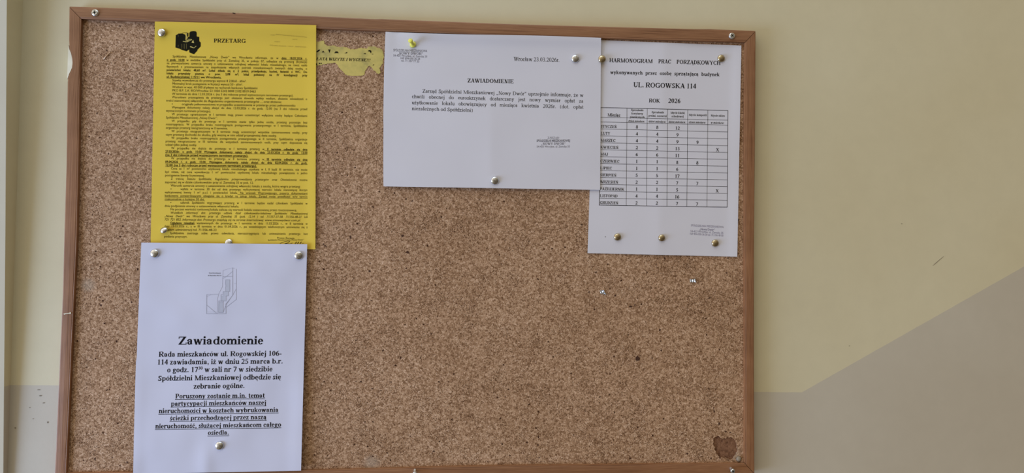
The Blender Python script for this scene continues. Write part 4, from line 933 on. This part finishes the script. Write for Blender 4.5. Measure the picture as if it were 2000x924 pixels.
def tube(pts, r, n=8):
    vs, fs = [], []
    P = [Vector(p) for p in pts]
    for i, p in enumerate(P):
        d = (P[min(i + 1, len(P) - 1)] - P[max(i - 1, 0)]).normalized(); a = d.cross(Vector((0, 1, 0.01))).normalized(); b = d.cross(a)
        for j in range(n): q = 2 * math.pi * j / n; vs.append(p + a * (r * math.cos(q)) + b * (r * math.sin(q)))
    for i in range(len(P) - 1):
        for j in range(n): a, b = i * n + j, i * n + (j + 1) % n; fs.append((a, b, b + n, a + n))
    fs += [tuple(range(n)), tuple(range((len(P) - 1) * n, len(P) * n))]
    return vs, fs
def bent(name, pts, r, mat, label, cat):
    W_ = [U(x, y, CY - d) for x, y, d in pts]; vs, fs = tube(W_, r); o = new_mesh(name, vs, fs, mat, None, smooth=True, loc=W_[0]); fix_normals(o); return tag(o, label, cat)
STAPLE_TAN = metal_mat('tarnished staple wire', (0.80, 0.62, 0.46), 0.45)
bent('staple', [(202.4, 116.8, -.002), (203, 115.2, .0006), (208, 109, .0012), (213, 103.6, .0012), (214.2, 103.2, .0006), (212.6, 101.6, -.001)], .0006, STAPLE_TAN, 'bent tan staple in the cork near the frame\'s left rail', 'staple')
def foil(name, cx, cy, pts, label):
    """a crumpled scrap: small ridged sheet of metal or film torn off in the cork"""
    nx, ny = 6, 4; vs, fs = [], []
    (x0, y0), (x1, y1), (x2, y2), (x3, y3) = pts
    for s_ in (0, 1):
        for j in range(ny + 1):
            for i in range(nx + 1):
                a, b = i / nx, j / ny
                x = (x0 * (1 - a) + x1 * a) * (1 - b) + (x3 * (1 - a) + x2 * a) * b + random.uniform(-.5, .5); y = (y0 * (1 - a) + y1 * a) * (1 - b) + (y3 * (1 - a) + y2 * a) * b + random.uniform(-.4, .4)
                vs.append(U(x, y, CY - .0003 - (.0013 if i % 2 else .0002) - random.uniform(0, .0005) + .00025 * s_))
    W_ = nx + 1; N = W_ * (ny + 1)
    for j in range(ny):
        for i in range(nx): a = j * W_ + i; fs.append((a, a + W_, a + W_ + 1, a + 1)); fs.append((N + a, N + a + 1, N + a + W_ + 1, N + a + W_))
    ring = [i for i in range(W_)] + [j * W_ + nx for j in range(1, ny + 1)] + [ny * W_ + i for i in range(nx - 1, -1, -1)] + [j * W_ for j in range(ny - 1, 0, -1)]
    for a, b in zip(ring, ring[1:] + ring[:1]): fs.append((a, b, N + b, N + a))
    o = new_mesh(name, vs, fs, NICKEL, None, loc=U(cx, cy, CY)); fix_normals(o); return tag(o, label, 'metal scrap', 'torn metal scraps stuck in the cork')
foil('metal_scrap', 1178, 572, [(1171, 567.5), (1180, 566.5), (1185, 576), (1173.5, 573.5)], 'crumpled silver scrap stuck in the cork below the schedule\'s left edge')
foil('metal_scrap', 1353, 548.5, [(1347, 545.5), (1359, 544.5), (1360, 551), (1348, 551.5)], 'crumpled silver scrap stuck in the cork below the violet stamp')
def blob():
    p = U(1442.5, 896, CY); prof = [(.0034, 0), (.0038, .0004), (.0034, .0016), (.0022, .0026), (.0008, .0030), (.0001, .0031)]
    vs, fs = lathe(prof, 20); vs = [(x * (1 + .12 * noise.noise(Vector((x * 400, 1, z * 400)))), y, z * (1.05 + .15 * noise.noise(Vector((x * 300, 5, z * 300))))) for x, y, z in vs]
    o = new_mesh('glue_blob', vs, fs, GLUE, None, smooth=True); o.location = p; fix_normals(o); tag(o, 'cloudy grey glue blob in the cork beside the torn lower right patch', 'glue')
blob()
